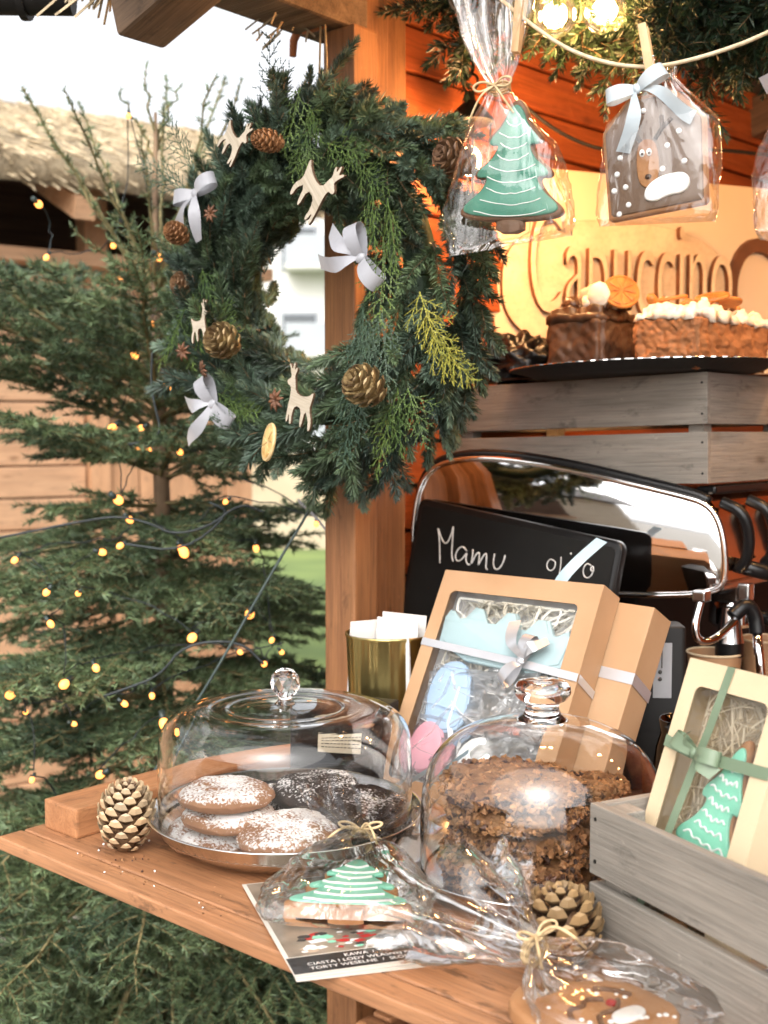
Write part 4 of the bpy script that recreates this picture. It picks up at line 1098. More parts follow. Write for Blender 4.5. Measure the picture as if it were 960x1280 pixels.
me = textmesh('Capuccino', 0.262, 0.0065, 0.385, off=-0.0022); two_tone(me)
obj('lettering', me, ['ply', 'plyedge'], sg_, (-0.075, -0.0145, 0.096), (R(90), 0, 0))
me = textmesh('Ca', 0.285, 0.006, 0.62); two_tone(me)
obj('lettering', me, ['brownsign', 'brownsign'], sg_, (0.345, -0.006, 0.055), (R(90), 0, 0))

# ------------------------------------------------------------------ lantern on the wall hook (lit)
ln = thing('wall_lantern', 'black iron lantern glowing on a hook behind the green tree biscuit', 'lantern', (-1.165, 1.532, 1.79))
mb = MB()
mb.tube(chaikin([(-0.06, 0.02, 0.255), (-0.03, 0.01, 0.262), (0.0, 0, 0.252), (0.006, 0, 0.232), (0.0, 0, 0.215), (-0.012, 0, 0.218)], 2, False), 0.003, 8); mb.build('hook', 'iron', ln, smooth=True)
mb = MB(); mb.tube([(0.014 * math.cos(t), 0, 0.205 + 0.014 * math.sin(t)) for t in [2 * PI * i / 16 for i in range(17)]], 0.0022, 6); mb.build('ring', 'iron', ln, smooth=True)
mb = MB(); mb.lathe([(0.0, 0.192), (0.006, 0.19), (0.008, 0.178), (0.02, 0.168), (0.036, 0.150), (0.038, 0.144), (0.034, 0.142), (0.0, 0.142)], 24); mb.build('cap', 'iron', ln, auto=40)
mb = MB()
for k in range(4):
    a = PI / 4 + k * PI / 2; mb.tube([(0.032 * math.cos(a), 0.032 * math.sin(a), 0.145), (0.027 * math.cos(a), 0.027 * math.sin(a), 0.03)], 0.0022, 6)
mb.lathe([(0, 0.02), (0.03, 0.02), (0.032, 0.03), (0.0, 0.032)], 20); mb.build('cage', 'iron', ln, auto=40)
mb = MB(); mb.sphere((0, 0, 0.085), 0.017, 16, 12, sc=(1, 1, 1.35)); mb.build('bulb', 'lantern_glow', ln, smooth=True)
ld = bpy.data.lights.new('lantern_light', 'POINT'); ld.energy = 4.0; ld.color = (1.0, 0.52, 0.21); ld.shadow_soft_size = 0.045
lo = bpy.data.objects.new('lantern_light', ld); link(lo); lo.parent = ln; lo.location = (0.06, 0.005, 0.085)

# festoon of globe lamps across the stall (lit)
fs = thing('festoon_lights', 'row of clear globe bulbs glowing above the hanging biscuits', 'festoon lights', (-0.94, 1.50, 2.10))
FOo = fs.location.copy()
gp = [(-0.880, 1.335, 1.985), (-0.832, 1.377, 1.99), (-0.50, 1.66, 1.94), (-0.25, 1.95, 2.10), (0.1, 2.1, 2.15), (0.6, 2.1, 2.15)]  # last three globes are out of view, added to light the interior
mb = MB(); cp = [(-1.19, 1.33, 2.13)] + [(a, b, c + 0.062) for a, b, c in gp] + [(1.2, 2.1, 2.25)]
mb.tube([Vector(p) - FOo for p in chaikin(cp, 2, False)], 0.003, 6); mb.build('cable', 'cableblack', fs, smooth=True)
mb = MB(); mb.sphere((0, 0, 0), 0.029, 24, 16); gm = mb.mesh('globe', True); gm.materials.append(M['lampglass'])
mb = MB()
for k in range(6):
    a = k * PI / 3; mb.tube([(0.004 * math.cos(a), 0.004 * math.sin(a), 0.016), (0.010 * math.cos(a), 0.010 * math.sin(a), -0.014)], 0.0013, 5)
fm = mb.mesh('filament', True); fm.materials.append(M['filament'])
mb = MB(); mb.lathe([(0, 0.058), (0.012, 0.057), (0.0135, 0.03), (0.011, 0.026), (0, 0.026)], 16); sm_ = mb.mesh('socket', True); sm_.materials.append(M['blackplastic'])
for i, p in enumerate(gp):
    q = Vector(p) - FOo
    g = obj('globe', gm, None, fs, q); obj('filament', fm, None, g); obj('socket', sm_, None, g)
    ld = bpy.data.lights.new('globe_light', 'POINT'); ld.energy = 3.5 if i < 2 else 5.0 if i == 2 else 3.0; ld.color = (1.0, 0.5, 0.18); ld.shadow_soft_size = 0.02
    lo = bpy.data.objects.new('globe_light', ld); link(lo); lo.parent = g; lo.location = (0, 0, -0.001)

# black cable sagging along the plank wall
mb = MB(); mb.tube(chaikin([(-1.16, 1.66, 1.99), (-1.13, 1.72, 1.95), (-1.09, 1.79, 1.925), (-1.05, 1.88, 1.93), (-0.99, 2.0, 1.95), (-0.92, 2.2, 1.955), (-0.80, 2.6, 1.97), (-0.7, 3.0, 2.0)], 2, False), 0.0035, 8)
tag(mb.build('power_cable', 'cableblack', smooth=True), 'black cable sagging along the orange plank wall', 'cable')

# ------------------------------------------------------------------ crates
def crate(name, label, loc, rz, w, d, h, nsl, th=0.009, tiltv=0.0, gap=0.008, handle=False):
    """open slatted crate; local x along the front from the near left corner, y backwards"""
    t = thing(name, label, 'crate', loc, (0, tiltv, rz))
    sh = (h - gap * (nsl - 1)) / nsl
    for i in range(nsl):
        z = sh / 2 + i * (sh + gap)
        for nm_, c, dd, mt in (('slat', (w / 2, th / 2, z), (w, th, sh), 'crate'), ('slat', (w / 2, d - th / 2, z), (w, th, sh), 'crate'),
                               ('slat', (th / 2 + 0.001, d / 2, z), (th, d - 2 * th - 0.001, sh), 'crate2'), ('slat', (w - th / 2 - 0.001, d / 2, z), (th, d - 2 * th - 0.001, sh), 'crate2')):
            box(nm_, c, dd, mt, t, (0, 0, 0), 0.0012)
        for x in (0.008, w - 0.008):
            for dz in (-0.3, 0.3):
                mb = MB(); mb.lathe([(0, -0.0006), (0.0018, -0.0006), (0.0018, 0.0004), (0, 0.0008)], 8); mb.build('nail', 'iron', t, (x, -0.0002, z + dz * sh), (R(90), 0, 0))
    for x in (th + 0.0125, w - th - 0.0125):
        for y in (th + 0.0125, d - th - 0.0125):
            box('corner_post', (x, y, h / 2), (0.024, 0.024, h - 0.004), 'post' if False else 'crate', t, bev=0.0015)
    for k in range(4):
        box('bottom_board', (w / 2, th + (d - 2 * th) * (k + 0.5) / 4, 0.006), (w - 2 * th - 0.002, (d - 2 * th) / 4 - 0.006, 0.008), 'crate', t, bev=0.001)
    return t
CA = math.atan2(-0.363, 0.931)
crate('slatted_crate', 'grey slatted wooden crate holding the gift box on the counter', (-0.5365, 0.8795, 1.0005), CA, 0.42, 0.26, 0.131, 2)
crate('slatted_crate', 'grey slatted wooden crate on top of the coffee machine under the cakes', (-1.216, 1.556, 1.366), 0, 0.451, 0.295, 0.156, 2, 0.010, R(-1.5), 0.011)

# ------------------------------------------------------------------ gift box standing in the near crate
def shreds(name, n, lo, hi, mat, parent, r=0.0007, seed=1, curl=0.02, seg=7):
    rd = random.Random(seed); mb = MB()
    for k in range(n):
        p = Vector([rd.uniform(a, b) for a, b in zip(lo, hi)]); d = Vector((rd.uniform(-1, 1), rd.uniform(-0.3, 0.3), rd.uniform(-1, 1))).normalized()
        pts = []
        for i in range(seg):
            q = Vector([min(max(c, a), b) for c, a, b in zip(p, lo, hi)])
            pts.append(q); d = (d + Vector((rd.uniform(-1, 1), rd.uniform(-0.4, 0.4), rd.uniform(-1, 1))) * 0.6).normalized(); p = p + d * curl * 0.5
        wdv = Vector((rd.uniform(-1, 1), rd.uniform(-1, 1), rd.uniform(-1, 1)))
        mb.ribbon(pts, r * 2, wdv)
    o = mb.build(name, mat, parent, smooth=True); return tag(o, kind='stuff')
def window_box(name, label, loc, rot, w, h, t, border, mat, film_m='windowfilm'):
    """card box with a clear window; local x width, z height, y depth (front at y=0)"""
    b = thing(name, label, 'gift box', loc, rot)
    l_, r_, tp, bt = border
    mb = MB(); e = 0.0016
    mb.box((w / 2, t - e / 2, h / 2), (w, e, h)); mb.box((e / 2, t / 2, h / 2), (e, t - 0.003, h)); mb.box((w - e / 2, t / 2, h / 2), (e, t - 0.003, h))
    mb.box((w / 2, t / 2, e / 2), (w - 2 * e, t - 0.003, e)); mb.box((w / 2, t / 2, h - e / 2), (w - 2 * e, t - 0.003, e))
    mb.build('tray', mat, b)
    # front card with a rounded opening
    def rr(x0, x1, z0, z1, rad, n=6):
        P = []
        for cx, cz, a0_ in ((x1 - rad, z1 - rad, 0), (x0 + rad, z1 - rad, PI / 2), (x0 + rad, z0 + rad, PI), (x1 - rad, z0 + rad, 1.5 * PI)):
            P += [(cx + rad * math.cos(a0_ + PI / 2 * i / n), cz + rad * math.sin(a0_ + PI / 2 * i / n)) for i in range(n + 1)]
        return P
    O = rr(0, w, 0, h, 0.0012); I = rr(l_, w - r_, bt, h - tp, 0.008); n = len(O); mb = MB()
    V = [(p[0], 0, p[1]) for p in O] + [(p[0], 0, p[1]) for p in I] + [(p[0], 0.0014, p[1]) for p in O] + [(p[0], 0.0014, p[1]) for p in I]; F = []
    for k in range(n):
        j = (k + 1) % n
        F += [(k, n + k, n + j, j), (2 * n + k, 2 * n + j, 3 * n + j, 3 * n + k), (k, j, 2 * n + j, 2 * n + k), (n + j, n + k, 3 * n + k, 3 * n + j)]
    mb.add(V, [f[::-1] for f in F]); mb.build('front_card', mat, b)
    mb = MB(); x0, x1, z0, z1 = l_ - 0.003, w - r_ + 0.003, bt - 0.003, h - tp + 0.003
    mb.add([(x0, 0.0022, z0), (x1, 0.0022, z0), (x1, 0.0022, z1), (x0, 0.0022, z1)], [(0, 1, 2, 3)]); mb.build('window', film_m, b)
    return b

TREE = [(0, 1.0), (-0.07, 0.95), (-0.13, 0.80), (-0.26, 0.68), (-0.25, 0.62), (-0.15, 0.63), (-0.22, 0.50), (-0.38, 0.39), (-0.36, 0.33), (-0.24, 0.34), (-0.33, 0.20), (-0.50, 0.08), (-0.49, 0.01), (-0.30, -0.02), (-0.1, -0.03), (0.1, -0.03), (0.30, -0.02), (0.49, 0.01), (0.50, 0.08), (0.33, 0.20), (0.24, 0.34), (0.36, 0.33), (0.38, 0.39), (0.22, 0.50), (0.15, 0.63), (0.25, 0.62), (0.26, 0.68), (0.13, 0.80), (0.07, 0.95)]
TREE_C = chaikin(TREE, 2)
TRUNKP = chaikin([(-0.13, 0.0), (-0.14, -0.13), (0.14, -0.13), (0.13, 0.0)], 1)
def half_width(y):
    for (y0, w0), (y1, w1) in zip([(0.0, 0.46), (0.2, 0.32), (0.34, 0.23), (0.39, 0.34), (0.5, 0.20), (0.63, 0.13), (0.68, 0.22), (0.8, 0.11)], [(0.2, 0.32), (0.34, 0.23), (0.39, 0.34), (0.5, 0.20), (0.63, 0.13), (0.68, 0.22), (0.8, 0.11), (1.0, 0.0)]):
        if y0 <= y <= y1: return w0 + (w1 - w0) * (y - y0) / (y1 - y0)
    return 0.05
def tree_biscuit(label, loc, rot, w, h, icing, lines, base='ginger', th=0.009, zig=True, seed=1, lr=0.0011, dark_trunk=False):
    """iced fir-tree biscuit, local x width, y height, z the iced side"""
    b = thing('tree_biscuit', label, 'biscuit', loc, rot)
    S = lambda pts, k=1.0, dy=0.0: [(x * w * k, (y * k + dy) * h) for x, y in pts]
    mb = MB(); mb.prism(S(TREE_C), 0, th, 0.003); mb.prism(S(TRUNKP), 0.0004, th * 0.97, 0.003); mb.build('biscuit', base, b, auto=50)
    mb = MB(); mb.prism(S(TREE_C, 0.92, 0.03), th - 0.001, th + 0.0022, 0.0016); mb.build('icing', icing, b, auto=60)
    if dark_trunk:
        mb = MB(); mb.prism(S(TRUNKP, 0.85, -0.02), th - 0.001, th + 0.002, 0.0014); mb.build('trunk_icing', 'gingerdark', b, auto=60)
    rd = random.Random(seed); mb = MB()
    z = th + 0.0023
    for k in range(lines):
        y = 0.06 + 0.84 * k / lines; hw = half_width(y + 0.02) * 0.86
        if zig:
            pts = []
            m_ = 9
            for i in range(m_):
                f = -1 + 2 * i / (m_ - 1)
                pts.append((f * hw * w, (y + 0.035 * (1 if i % 2 else -1) * (0.5 if lines > 9 else 1) - 0.05 * (1 - f * f) * 0.4) * h + rd.uniform(-0.001, 0.001), z))
        else:
            pts = [((-1 + 2 * i / 10) * hw * w, (y - 0.05 * (1 - (-1 + 2 * i / 10) ** 2)) * h + rd.uniform(-0.0008, 0.0008), z) for i in range(11)]
        mb.tube(chaikin(pts, 2, False), lr, 6)
    mb.build('piping', 'icing', b, smooth=True)
    return b
f2 = Vector((0.931, -0.363, 0)); g2 = Vector((0.363, 0.931, 0)); cc = Vector((-0.5365, 0.8795, 1.0))
lean = R(20)
gb_loc = cc + f2 * 0.016 + g2 * 0.0115 + Vector((0, 0, 0.022))
gb_rot = Matrix.Rotation(CA, 3, 'Z') @ Matrix.Rotation(-lean, 3, 'X')
gb = window_box('gift_box', 'cream window gift box tied with sage ribbon standing in the grey crate', gb_loc, gb_rot.to_euler(), 0.122, 0.245, 0.034, (0.016, 0.020, 0.022, 0.02), 'kraftlight')
shreds('wood_wool', 330, (0.018, 0.018, 0.02), (0.10, 0.031, 0.222), 'woolshred', gb, 0.0008, 3, 0.03)
mb = MB(); mb.ribbon([(0.052, -0.0012, 0.245), (0.047, -0.0014, 0.19), (0.041, -0.0014, 0.15), (0.032, -0.0012, 0.08), (0.022, -0.0012, 0.0)], 0.009, (1, 0, 0)); mb.ribbon([(0.052, -0.001, 0.2457), (0.052, 0.034, 0.2457)], 0.009, (1, 0, 0))
mb.ribbon([(0.0, -0.0015, 0.170), (0.043, -0.0018, 0.166), (0.122, -0.0014, 0.170)], 0.010, (0, 0, 1)); mb.build('ribbon', 'satingreen', gb)
bow(gb, (0.043, -0.003, 0.167), (0, R(8), 0), 0.68, 'satingreen', tails=((-2.2, 0.55), (1.35, 0.8)), name='bow')
tree_biscuit('mint green iced tree biscuit inside the cream window gift box', gb_loc + gb_rot @ Vector((0.060, 0.0125, 0.040)), (gb_rot @ Matrix.Rotation(R(90), 3, 'X') @ Matrix.Rotation(R(-9), 3, 'Z')).to_euler(), 0.098, 0.155, 'mint', 12, 'ginger', 0.006, True, 5, 0.0010)

# kraft parcel and folded cloth lying in the crate
Q = Matrix.Rotation(CA, 3, 'Z')
kp = box('kraft_parcel', cc + f2 * 0.205 + g2 * 0.135 + Vector((0, 0, 0.075)), (0.085, 0.06, 0.125), 'kraft', None, (0, 0, CA), 0.003)
tag(kp, 'plain brown kraft parcel in the grey crate beside the gift box', 'parcel')
cl_ = thing('folded_cloth', 'blue and white patterned cloth showing through the gap of the grey crate', 'cloth', cc + f2 * 0.28 + g2 * 0.055 + Vector((0, 0, 0.0115)), (0, 0, CA))
mb = MB()
for k in range(4):
    n = 14; V = []; F = []
    for i in range(n + 1):
        for j in range(7):
            V.append((-0.09 + 0.18 * i / n, -0.035 + 0.07 * j / 6, 0.012 + 0.018 * k + 0.004 * noise.noise((i * 0.5, j * 0.6, k * 3.1))))
    for i in range(n):
        for j in range(6): a = i * 7 + j; F.append((a, a + 7, a + 8, a + 1))
    mb.add(V, F); mb.tube([(-0.088, -0.036, 0.005 + 0.018 * k), (0.0, -0.037, 0.004 + 0.018 * k), (0.088, -0.036, 0.005 + 0.018 * k)], 0.0085, 8)
mb.build('fold', 'bluefabric', cl_, smooth=True)

# ------------------------------------------------------------------ kraft boxes leaning behind the cake stands
BR = Matrix.Rotation(R(-28.4), 3, 'X'); bl = Vector((-0.990, 1.108, 1.001))
w1, h1, t1 = 0.243, 0.302, 0.042
kb = window_box('kraft_window_box', 'brown kraft box with clear window, pastel biscuits and silver ribbon', bl, BR.to_euler(), w1, h1, t1, (0.020, 0.027, 0.028, 0.022), 'kraft')
mb = MB(); mb.ribbon([(0, -0.0016, 0.200), (0.16, -0.002, 0.190), (w1, -0.0016, 0.183)], 0.010, (0, 0, 1)); mb.ribbon([(w1 + 0.0012, 0, 0.183), (w1 + 0.0012, t1, 0.176)], 0.010, (0, 0, 1)); mb.build('ribbon', 'silverband', kb)
bow(kb, (0.165, -0.006, 0.190), (0, R(-70), 0), 0.85, 'silverband', tails=((2.4, 1.1), (1.2, 0.9)))
box('liner', (w1 / 2, t1 - 0.0045, h1 / 2), (w1 - 0.006, 0.003, h1 - 0.006), 'paper', kb, bev=0.0)
shreds('paper_shreds', 500, (0.03, 0.016, 0.025), (0.22, 0.034, 0.20), 'shred', kb, 0.0016, 12, 0.04)
shreds('paper_shreds', 220, (0.03, 0.010, 0.20), (0.22, 0.034, 0.268), 'shred', kb, 0.0016, 14, 0.035)
def biscuit_in(label, name, outline, x, z, rz, y, mat, th=0.008, base=None):
    base = base or mat
    p = bl + BR @ Vector((x, y, z)); q = BR @ Matrix.Rotation(R(90), 3, 'X') @ Matrix.Rotation(R(rz), 3, 'Z')
    t = thing(name, label, 'biscuit', p, q.to_euler())
    mb = MB(); mb.prism(outline, 0, th, 0.002); mb.build('biscuit', base, t, auto=50)
    k = 0.93; cx = sum(a for a, b in outline) / len(outline); cz = sum(b for a, b in outline) / len(outline)
    mb = MB(); mb.prism([(cx + (a - cx) * k, cz + (b - cz) * k) for a, b in outline], th - 0.001, th + 0.002, 0.0014); mb.build('icing', mat, t, auto=60)
    return t
crown = chaikin([(-0.085, 0.0), (0.085, 0.0), (0.093, 0.055), (0.064, 0.038), (0.046, 0.064), (0.022, 0.036), (0.0, 0.066), (-0.024, 0.036), (-0.048, 0.064), (-0.066, 0.038), (-0.093, 0.055)], 1)
biscuit_in('pale blue crown shaped biscuit behind the kraft box window', 'crown_biscuit', [(a * 1.12, b * 1.25) for a, b in crown], 0.118, 0.182, -3, 0.0135, 'bluesugar')
circ = [(0.026 * math.cos(2 * PI * i / 28), 0.034 * math.sin(2 * PI * i / 28)) for i in range(28)]
biscuit_in('pink oval biscuit low behind the kraft box window', 'oval_biscuit', circ, 0.052, 0.068, 5, 0.014, 'pink')
mit = chaikin([(-0.03, -0.04), (0.03, -0.04), (0.036, 0.02), (0.02, 0.055), (-0.015, 0.055), (-0.034, 0.02)], 2)
biscuit_in('sky blue rounded biscuit behind the kraft box window', 'rounded_biscuit', mit, 0.062, 0.128, 12, 0.016, 'skyicing')
circ2 = [(0.03 * math.cos(2 * PI * i / 28), 0.03 * math.sin(2 * PI * i / 28)) for i in range(28)]
biscuit_in('white iced round biscuit behind the kraft box window', 'round_biscuit', circ2, 0.12, 0.075, 5, 0.014, 'icing')
# crumpled cellophane parcel inside the window box
def blob(name, c, s, mat, parent, amp=0.35, fr=9, seed=0, nu=40, nv=28, fold=0.0):
    mb = MB(); mb.sphere((0, 0, 0), 1, nu, nv); V = []
    for v in mb.v:
        p = Vector(v); d = 1 + amp * (noise.noise(p * fr * 0.25 + Vector((seed, 0, 0))) + 0.5 * abs(noise.noise(p * fr * 0.6 + Vector((0, seed, 0)))))
        V.append((p.x * d * s[0], p.y * d * s[1], p.z * d * s[2]))
    mb.v = V; return mb.build(name, mat, parent, c, smooth=True)
shreds('film_strips', 90, (0.03, 0.0065, 0.03), (0.215, 0.014, 0.17), 'crinkle', kb, 0.006, 22, 0.05)
shreds('film_strips', 40, (0.03, 0.0065, 0.03), (0.215, 0.014, 0.15), 'paper', kb, 0.0035, 23, 0.05)
blob('cellophane', (0.150, 0.0125, 0.110), (0.055, 0.009, 0.075), 'crinkle', kb, 0.6, 18, 2)
blob('cellophane', (0.085, 0.0125, 0.060), (0.045, 0.008, 0.030), 'crinkle', kb, 0.5, 14, 5)

kb2 = thing('kraft_box', 'closed brown kraft box with silver band leaning behind the window box', 'gift box', bl + BR @ Vector((0.022, t1 + 0.002, 0.008)), (BR @ Matrix.Rotation(R(2.0), 3, 'Y')).to_euler())
box('carton', (0.128, 0.024, 0.150), (0.262, 0.048, 0.294), 'kraft', kb2, bev=0.0015)
mb = MB(); mb.ribbon([(0.2602, 0.0, 0.205), (0.2602, 0.0482, 0.198)], 0.014, (0, 0, 1)); mb.ribbon([(-0.003, -0.0008, 0.215), (0.2602, -0.0008, 0.205)], 0.014, (0, 0, 1)); mb.build('band', 'silverband', kb2)
mb = MB(); mb.ribbon(chaikin([(0.118, -0.003, 0.288), (0.121, -0.006, 0.312), (0.134, 0.0, 0.345), (0.152, 0.010, 0.380)], 2, False), 0.017, (1, 0.1, -0.25)); mb.build('ribbon_end', 'satinblue', kb2, smooth=True)

# pale blue ribbon trailing in front of the kraft box
mb = MB(); pth = chaikin([(-0.862, 1.128, 1.075), (-0.885, 1.112, 1.055), (-0.915, 1.095, 1.03), (-0.945, 1.075, 1.012), (-0.955, 1.06, 1.005)], 2, False)
mb.ribbon(pth, 0.009, (0.3, -0.4, 0.8))
tag(mb.build('ribbon_strip', 'satinblue', smooth=True), 'loose pale blue ribbon trailing before the kraft window box', 'ribbon')

# ------------------------------------------------------------------ gold tin with paper napkins
tin = thing('gold_tin', 'fluted gold tin beside the stall post holding white napkins', 'tin', (-1.058, 1.214, 1.0005))
tin.scale = (0.9, 0.9, 0.97)
mb = MB(); fl_ = lambda a, z: 0.018 * abs(math.sin(a * 13)) * (0.3 if z > 0.178 else 1)
mb.lathe([(0.0, 0.003), (0.05, 0.003), (0.0555, 0.0), (0.0575, 0.05), (0.0605, 0.12), (0.063, 0.178), (0.0655, 0.182), (0.0655, 0.185), (0.0625, 0.184), (0.0600, 0.12), (0.0565, 0.01), (0, 0.008)], 156, flute=fl_)
mb.build('body', 'gold', tin, smooth=True)
for k, (x, y, z, rx, rz, sx, sz) in enumerate([(0.012, 0.012, 0.155, -6, 6, 0.072, 0.11), (0.016, -0.004, 0.150, -3, 2, 0.07, 0.11), (-0.046, -0.010, 0.150, 5, 70, 0.045, 0.10), (0.03, -0.022, 0.142, 2, -4, 0.06, 0.10)]):
    nk = thing('paper_napkin', ['white folded napkin at the back of the gold tin', 'broad white folded napkin in the middle of the gold tin', 'narrow white napkin at the tin edge by the post', 'short white napkin at the front of the gold tin'][k], 'napkin', Vector((-1.058, 1.214, 0.994)) + Vector((x * 0.88, y * 0.88, z - sz / 2)), (R(rx), 0, R(rz)))
    for q in range(3):
        box('fold', (0, 0.0022 * q, sz / 2 - 0.002 * q), (sx - 0.002 * q, 0.0018, sz), 'paper', nk, (R(0.8 * q), 0, 0), 0.0008)

# small black box with a cream label behind the sugared biscuits
bb = thing('black_box', 'small black carton with cream printed label behind the flat glass dome', 'box', (-1.045, 1.112, 1.0005), (0, 0, R(18)))
box('carton', (0, 0, 0.054), (0.135, 0.045, 0.108), 'blackmatte', bb, bev=0.003)
box('label', (0.005, -0.0232, 0.062), (0.062, 0.0008, 0.034), 'label', bb, bev=0.0)
mb = MB()
for r_ in range(4):
    x = -0.024
    while x < 0.03:
        l_ = 0.003 + 0.006 * abs(noise.noise((x * 200, r_ * 7.7, 0))); mb.box((x + l_ / 2 + 0.003, -0.0238, 0.072 - 0.006 * r_), (l_, 0.0003, 0.0016)); x += l_ + 0.0015
tag(mb.build('print', 'ink', bb), kind='stuff')
#PART5
# ------------------------------------------------------------------ chalkboard
cbA = R(7.6)
cb = thing('chalkboard', 'black chalkboard with white handwriting leaning on the coffee machine', 'chalkboard', (-1.070, 1.405, 1.006), (R(-6), cbA, 0))
# local x right, z up, front at y = 0
cw, chh = 0.425, 0.325
def rrect(x0, x1, z0, z1, rad, n=5):
    P = []
    for cx, cz, a_ in ((x1 - rad, z1 - rad, 0), (x0 + rad, z1 - rad, PI / 2), (x0 + rad, z0 + rad, PI), (x1 - rad, z0 + rad, 1.5 * PI)):
        P += [(cx + rad * math.cos(a_ + PI / 2 * i / n), cz + rad * math.sin(a_ + PI / 2 * i / n)) for i in range(n + 1)]
    return P
mb = MB(); mb.prism(rrect(-0.165, 0.200, 0.0, chh, 0.014), 0, 0.012, 0.003); mb.build('board', 'blackplastic', cb, (0, 0.012, 0), (R(90), 0, 0), auto=40)
mb = MB(); mb.prism(rrect(-0.155, 0.190, 0.010, chh - 0.010, 0.008), 0, 0.002, 0.0); mb.build('writing_surface', 'slate', cb, (0, 0.0012, 0), (R(90), 0, 0))
def stroke(mb, pts, r=0.0012): mb.tube(chaikin([(x, -0.0010, z) for x, z in pts], 2, False), r, 5)
mb = MB(); X0, Z0, s = -0.118, 0.236, 0.051
def L(pts, dx, k=1.0): return [(X0 + dx + a * s * k, Z0 + b * s * k) for a, b in pts]
stroke(mb, L([(0, 0.95), (0.1, 0.75), (0.22, 0.3), (0.30, -0.05)], 0)); stroke(mb, L([(0.02, 0.95), (0.25, 0.62), (0.42, 0.55), (0.52, 0.78), (0.56, 1.12)], 0)); stroke(mb, L([(0.56, 1.12), (0.62, 0.7), (0.68, 0.25), (0.78, 0.1)], 0))
stroke(mb, L([(0.42, 0.5), (0.25, 0.62), (0.08, 0.5), (0.02, 0.25), (0.15, 0.12), (0.32, 0.25), (0.44, 0.5), (0.42, 0.25), (0.55, 0.1), (0.62, 0.15)], 0.040))
stroke(mb, L([(0.0, 0.6), (0.03, 0.35), (0.02, 0.1), (0.12, 0.45), (0.24, 0.58), (0.28, 0.35), (0.28, 0.12), (0.38, 0.45), (0.5, 0.6), (0.54, 0.4), (0.56, 0.15), (0.64, 0.12)], 0.072))
stroke(mb, L([(0.0, 0.62), (0.0, 0.35), (0.1, 0.18), (0.25, 0.22), (0.36, 0.45), (0.38, 0.72), (0.34, 0.45)], 0.112))
mb.build('chalk_writing', 'chalk', cb, smooth=True)
mb = MB(); X0, Z0, s = 0.085, 0.258, 0.040
stroke(mb, L([(0.3, 0.5), (0.1, 0.55), (0.0, 0.3), (0.15, 0.1), (0.35, 0.2), (0.38, 0.45), (0.3, 0.5)], 0), 0.0008); stroke(mb, L([(0, 0.7), (0.05, 0.4), (0.05, 0.1)], 0.022), 0.0008)
stroke(mb, L([(0.0, 0.9), (0.05, 0.88)], 0.036), 0.0013); stroke(mb, L([(0.3, 0.65), (0.1, 0.7), (0.0, 0.45), (0.1, 0.2), (0.3, 0.2), (0.42, 0.4), (0.40, 0.65), (0.3, 0.6), (0.32, 0.45), (0.45, 0.5)], 0.060), 0.0009)
mb.build('chalk_writing', 'chalk', cb, smooth=True)

# ------------------------------------------------------------------ coffee machine
MO = Vector((-0.95, 1.50, 1.0))
cm = thing('coffee_machine', 'chrome espresso machine with curved mirror side panel and black handles', 'coffee machine', MO)
def mw(p): return Vector(p) - MO
side = [(-1.213, 1.240), (-1.215, 1.300), (-1.205, 1.362), (-1.180, 1.396), (-1.135, 1.408), (-1.085, 1.4105), (-1.02, 1.405), (-0.945, 1.393), (-0.86, 1.375), (-0.79, 1.360), (-0.755, 1.350), (-0.738, 1.325), (-0.730, 1.285), (-0.729, 1.245), (-0.742, 1.228), (-0.80, 1.218), (-0.92, 1.214), (-1.10, 1.222)]
side = [(a + 0.95, b - 1.0) for a, b in side]
sc_ = chaikin(side, 2); scr = sc_[::-1]
mb = MB(); mb.prism([(-x, z) for x, z in sc_], 0, 0.018, 0.002)
n_ = len(sc_)
mb = MB(); mb.prism(scr, 0.0, 0.016, 0.0015)
pn = mb.build('side_panel', 'chromepanel', cm, (0, 0.020, 0), (R(90), 0, 0), auto=40)
PR_ = R(13)
pn.rotation_euler = (R(90), 0, PR_); pn.location = (-0.020 * math.sin(PR_), 0.020 * math.cos(PR_), 0)
ring = [(x, 0.004, z) for x, z in sc_] + [(sc_[0][0], 0.004, sc_[0][1])]
mb = MB(); mb.tube(ring, 0.0045, 10, cap=False); mb.build('panel_rim', 'chrome', cm, (0, 0, 0), (0, 0, PR_), smooth=True)
top = [(x, 0.012, z + 0.007) for x, z in sc_ if z > 0.345 and x < 0.205]
top = sorted(top); mb = MB(); mb.tube(top, 0.0075, 8); mb.build('top_trim', 'blackplastic', cm, (0, 0, 0), (0, 0, PR_), smooth=True)
box('body', mw((-0.97, 1.885, 1.285)), (0.40, 0.55, 0.14), 'blackmatte', cm, bev=0.006)
box('cup_tray', mw((-0.975, 1.87, 1.3595)), (0.40, 0.58, 0.010), 'steel', cm, bev=0.003)
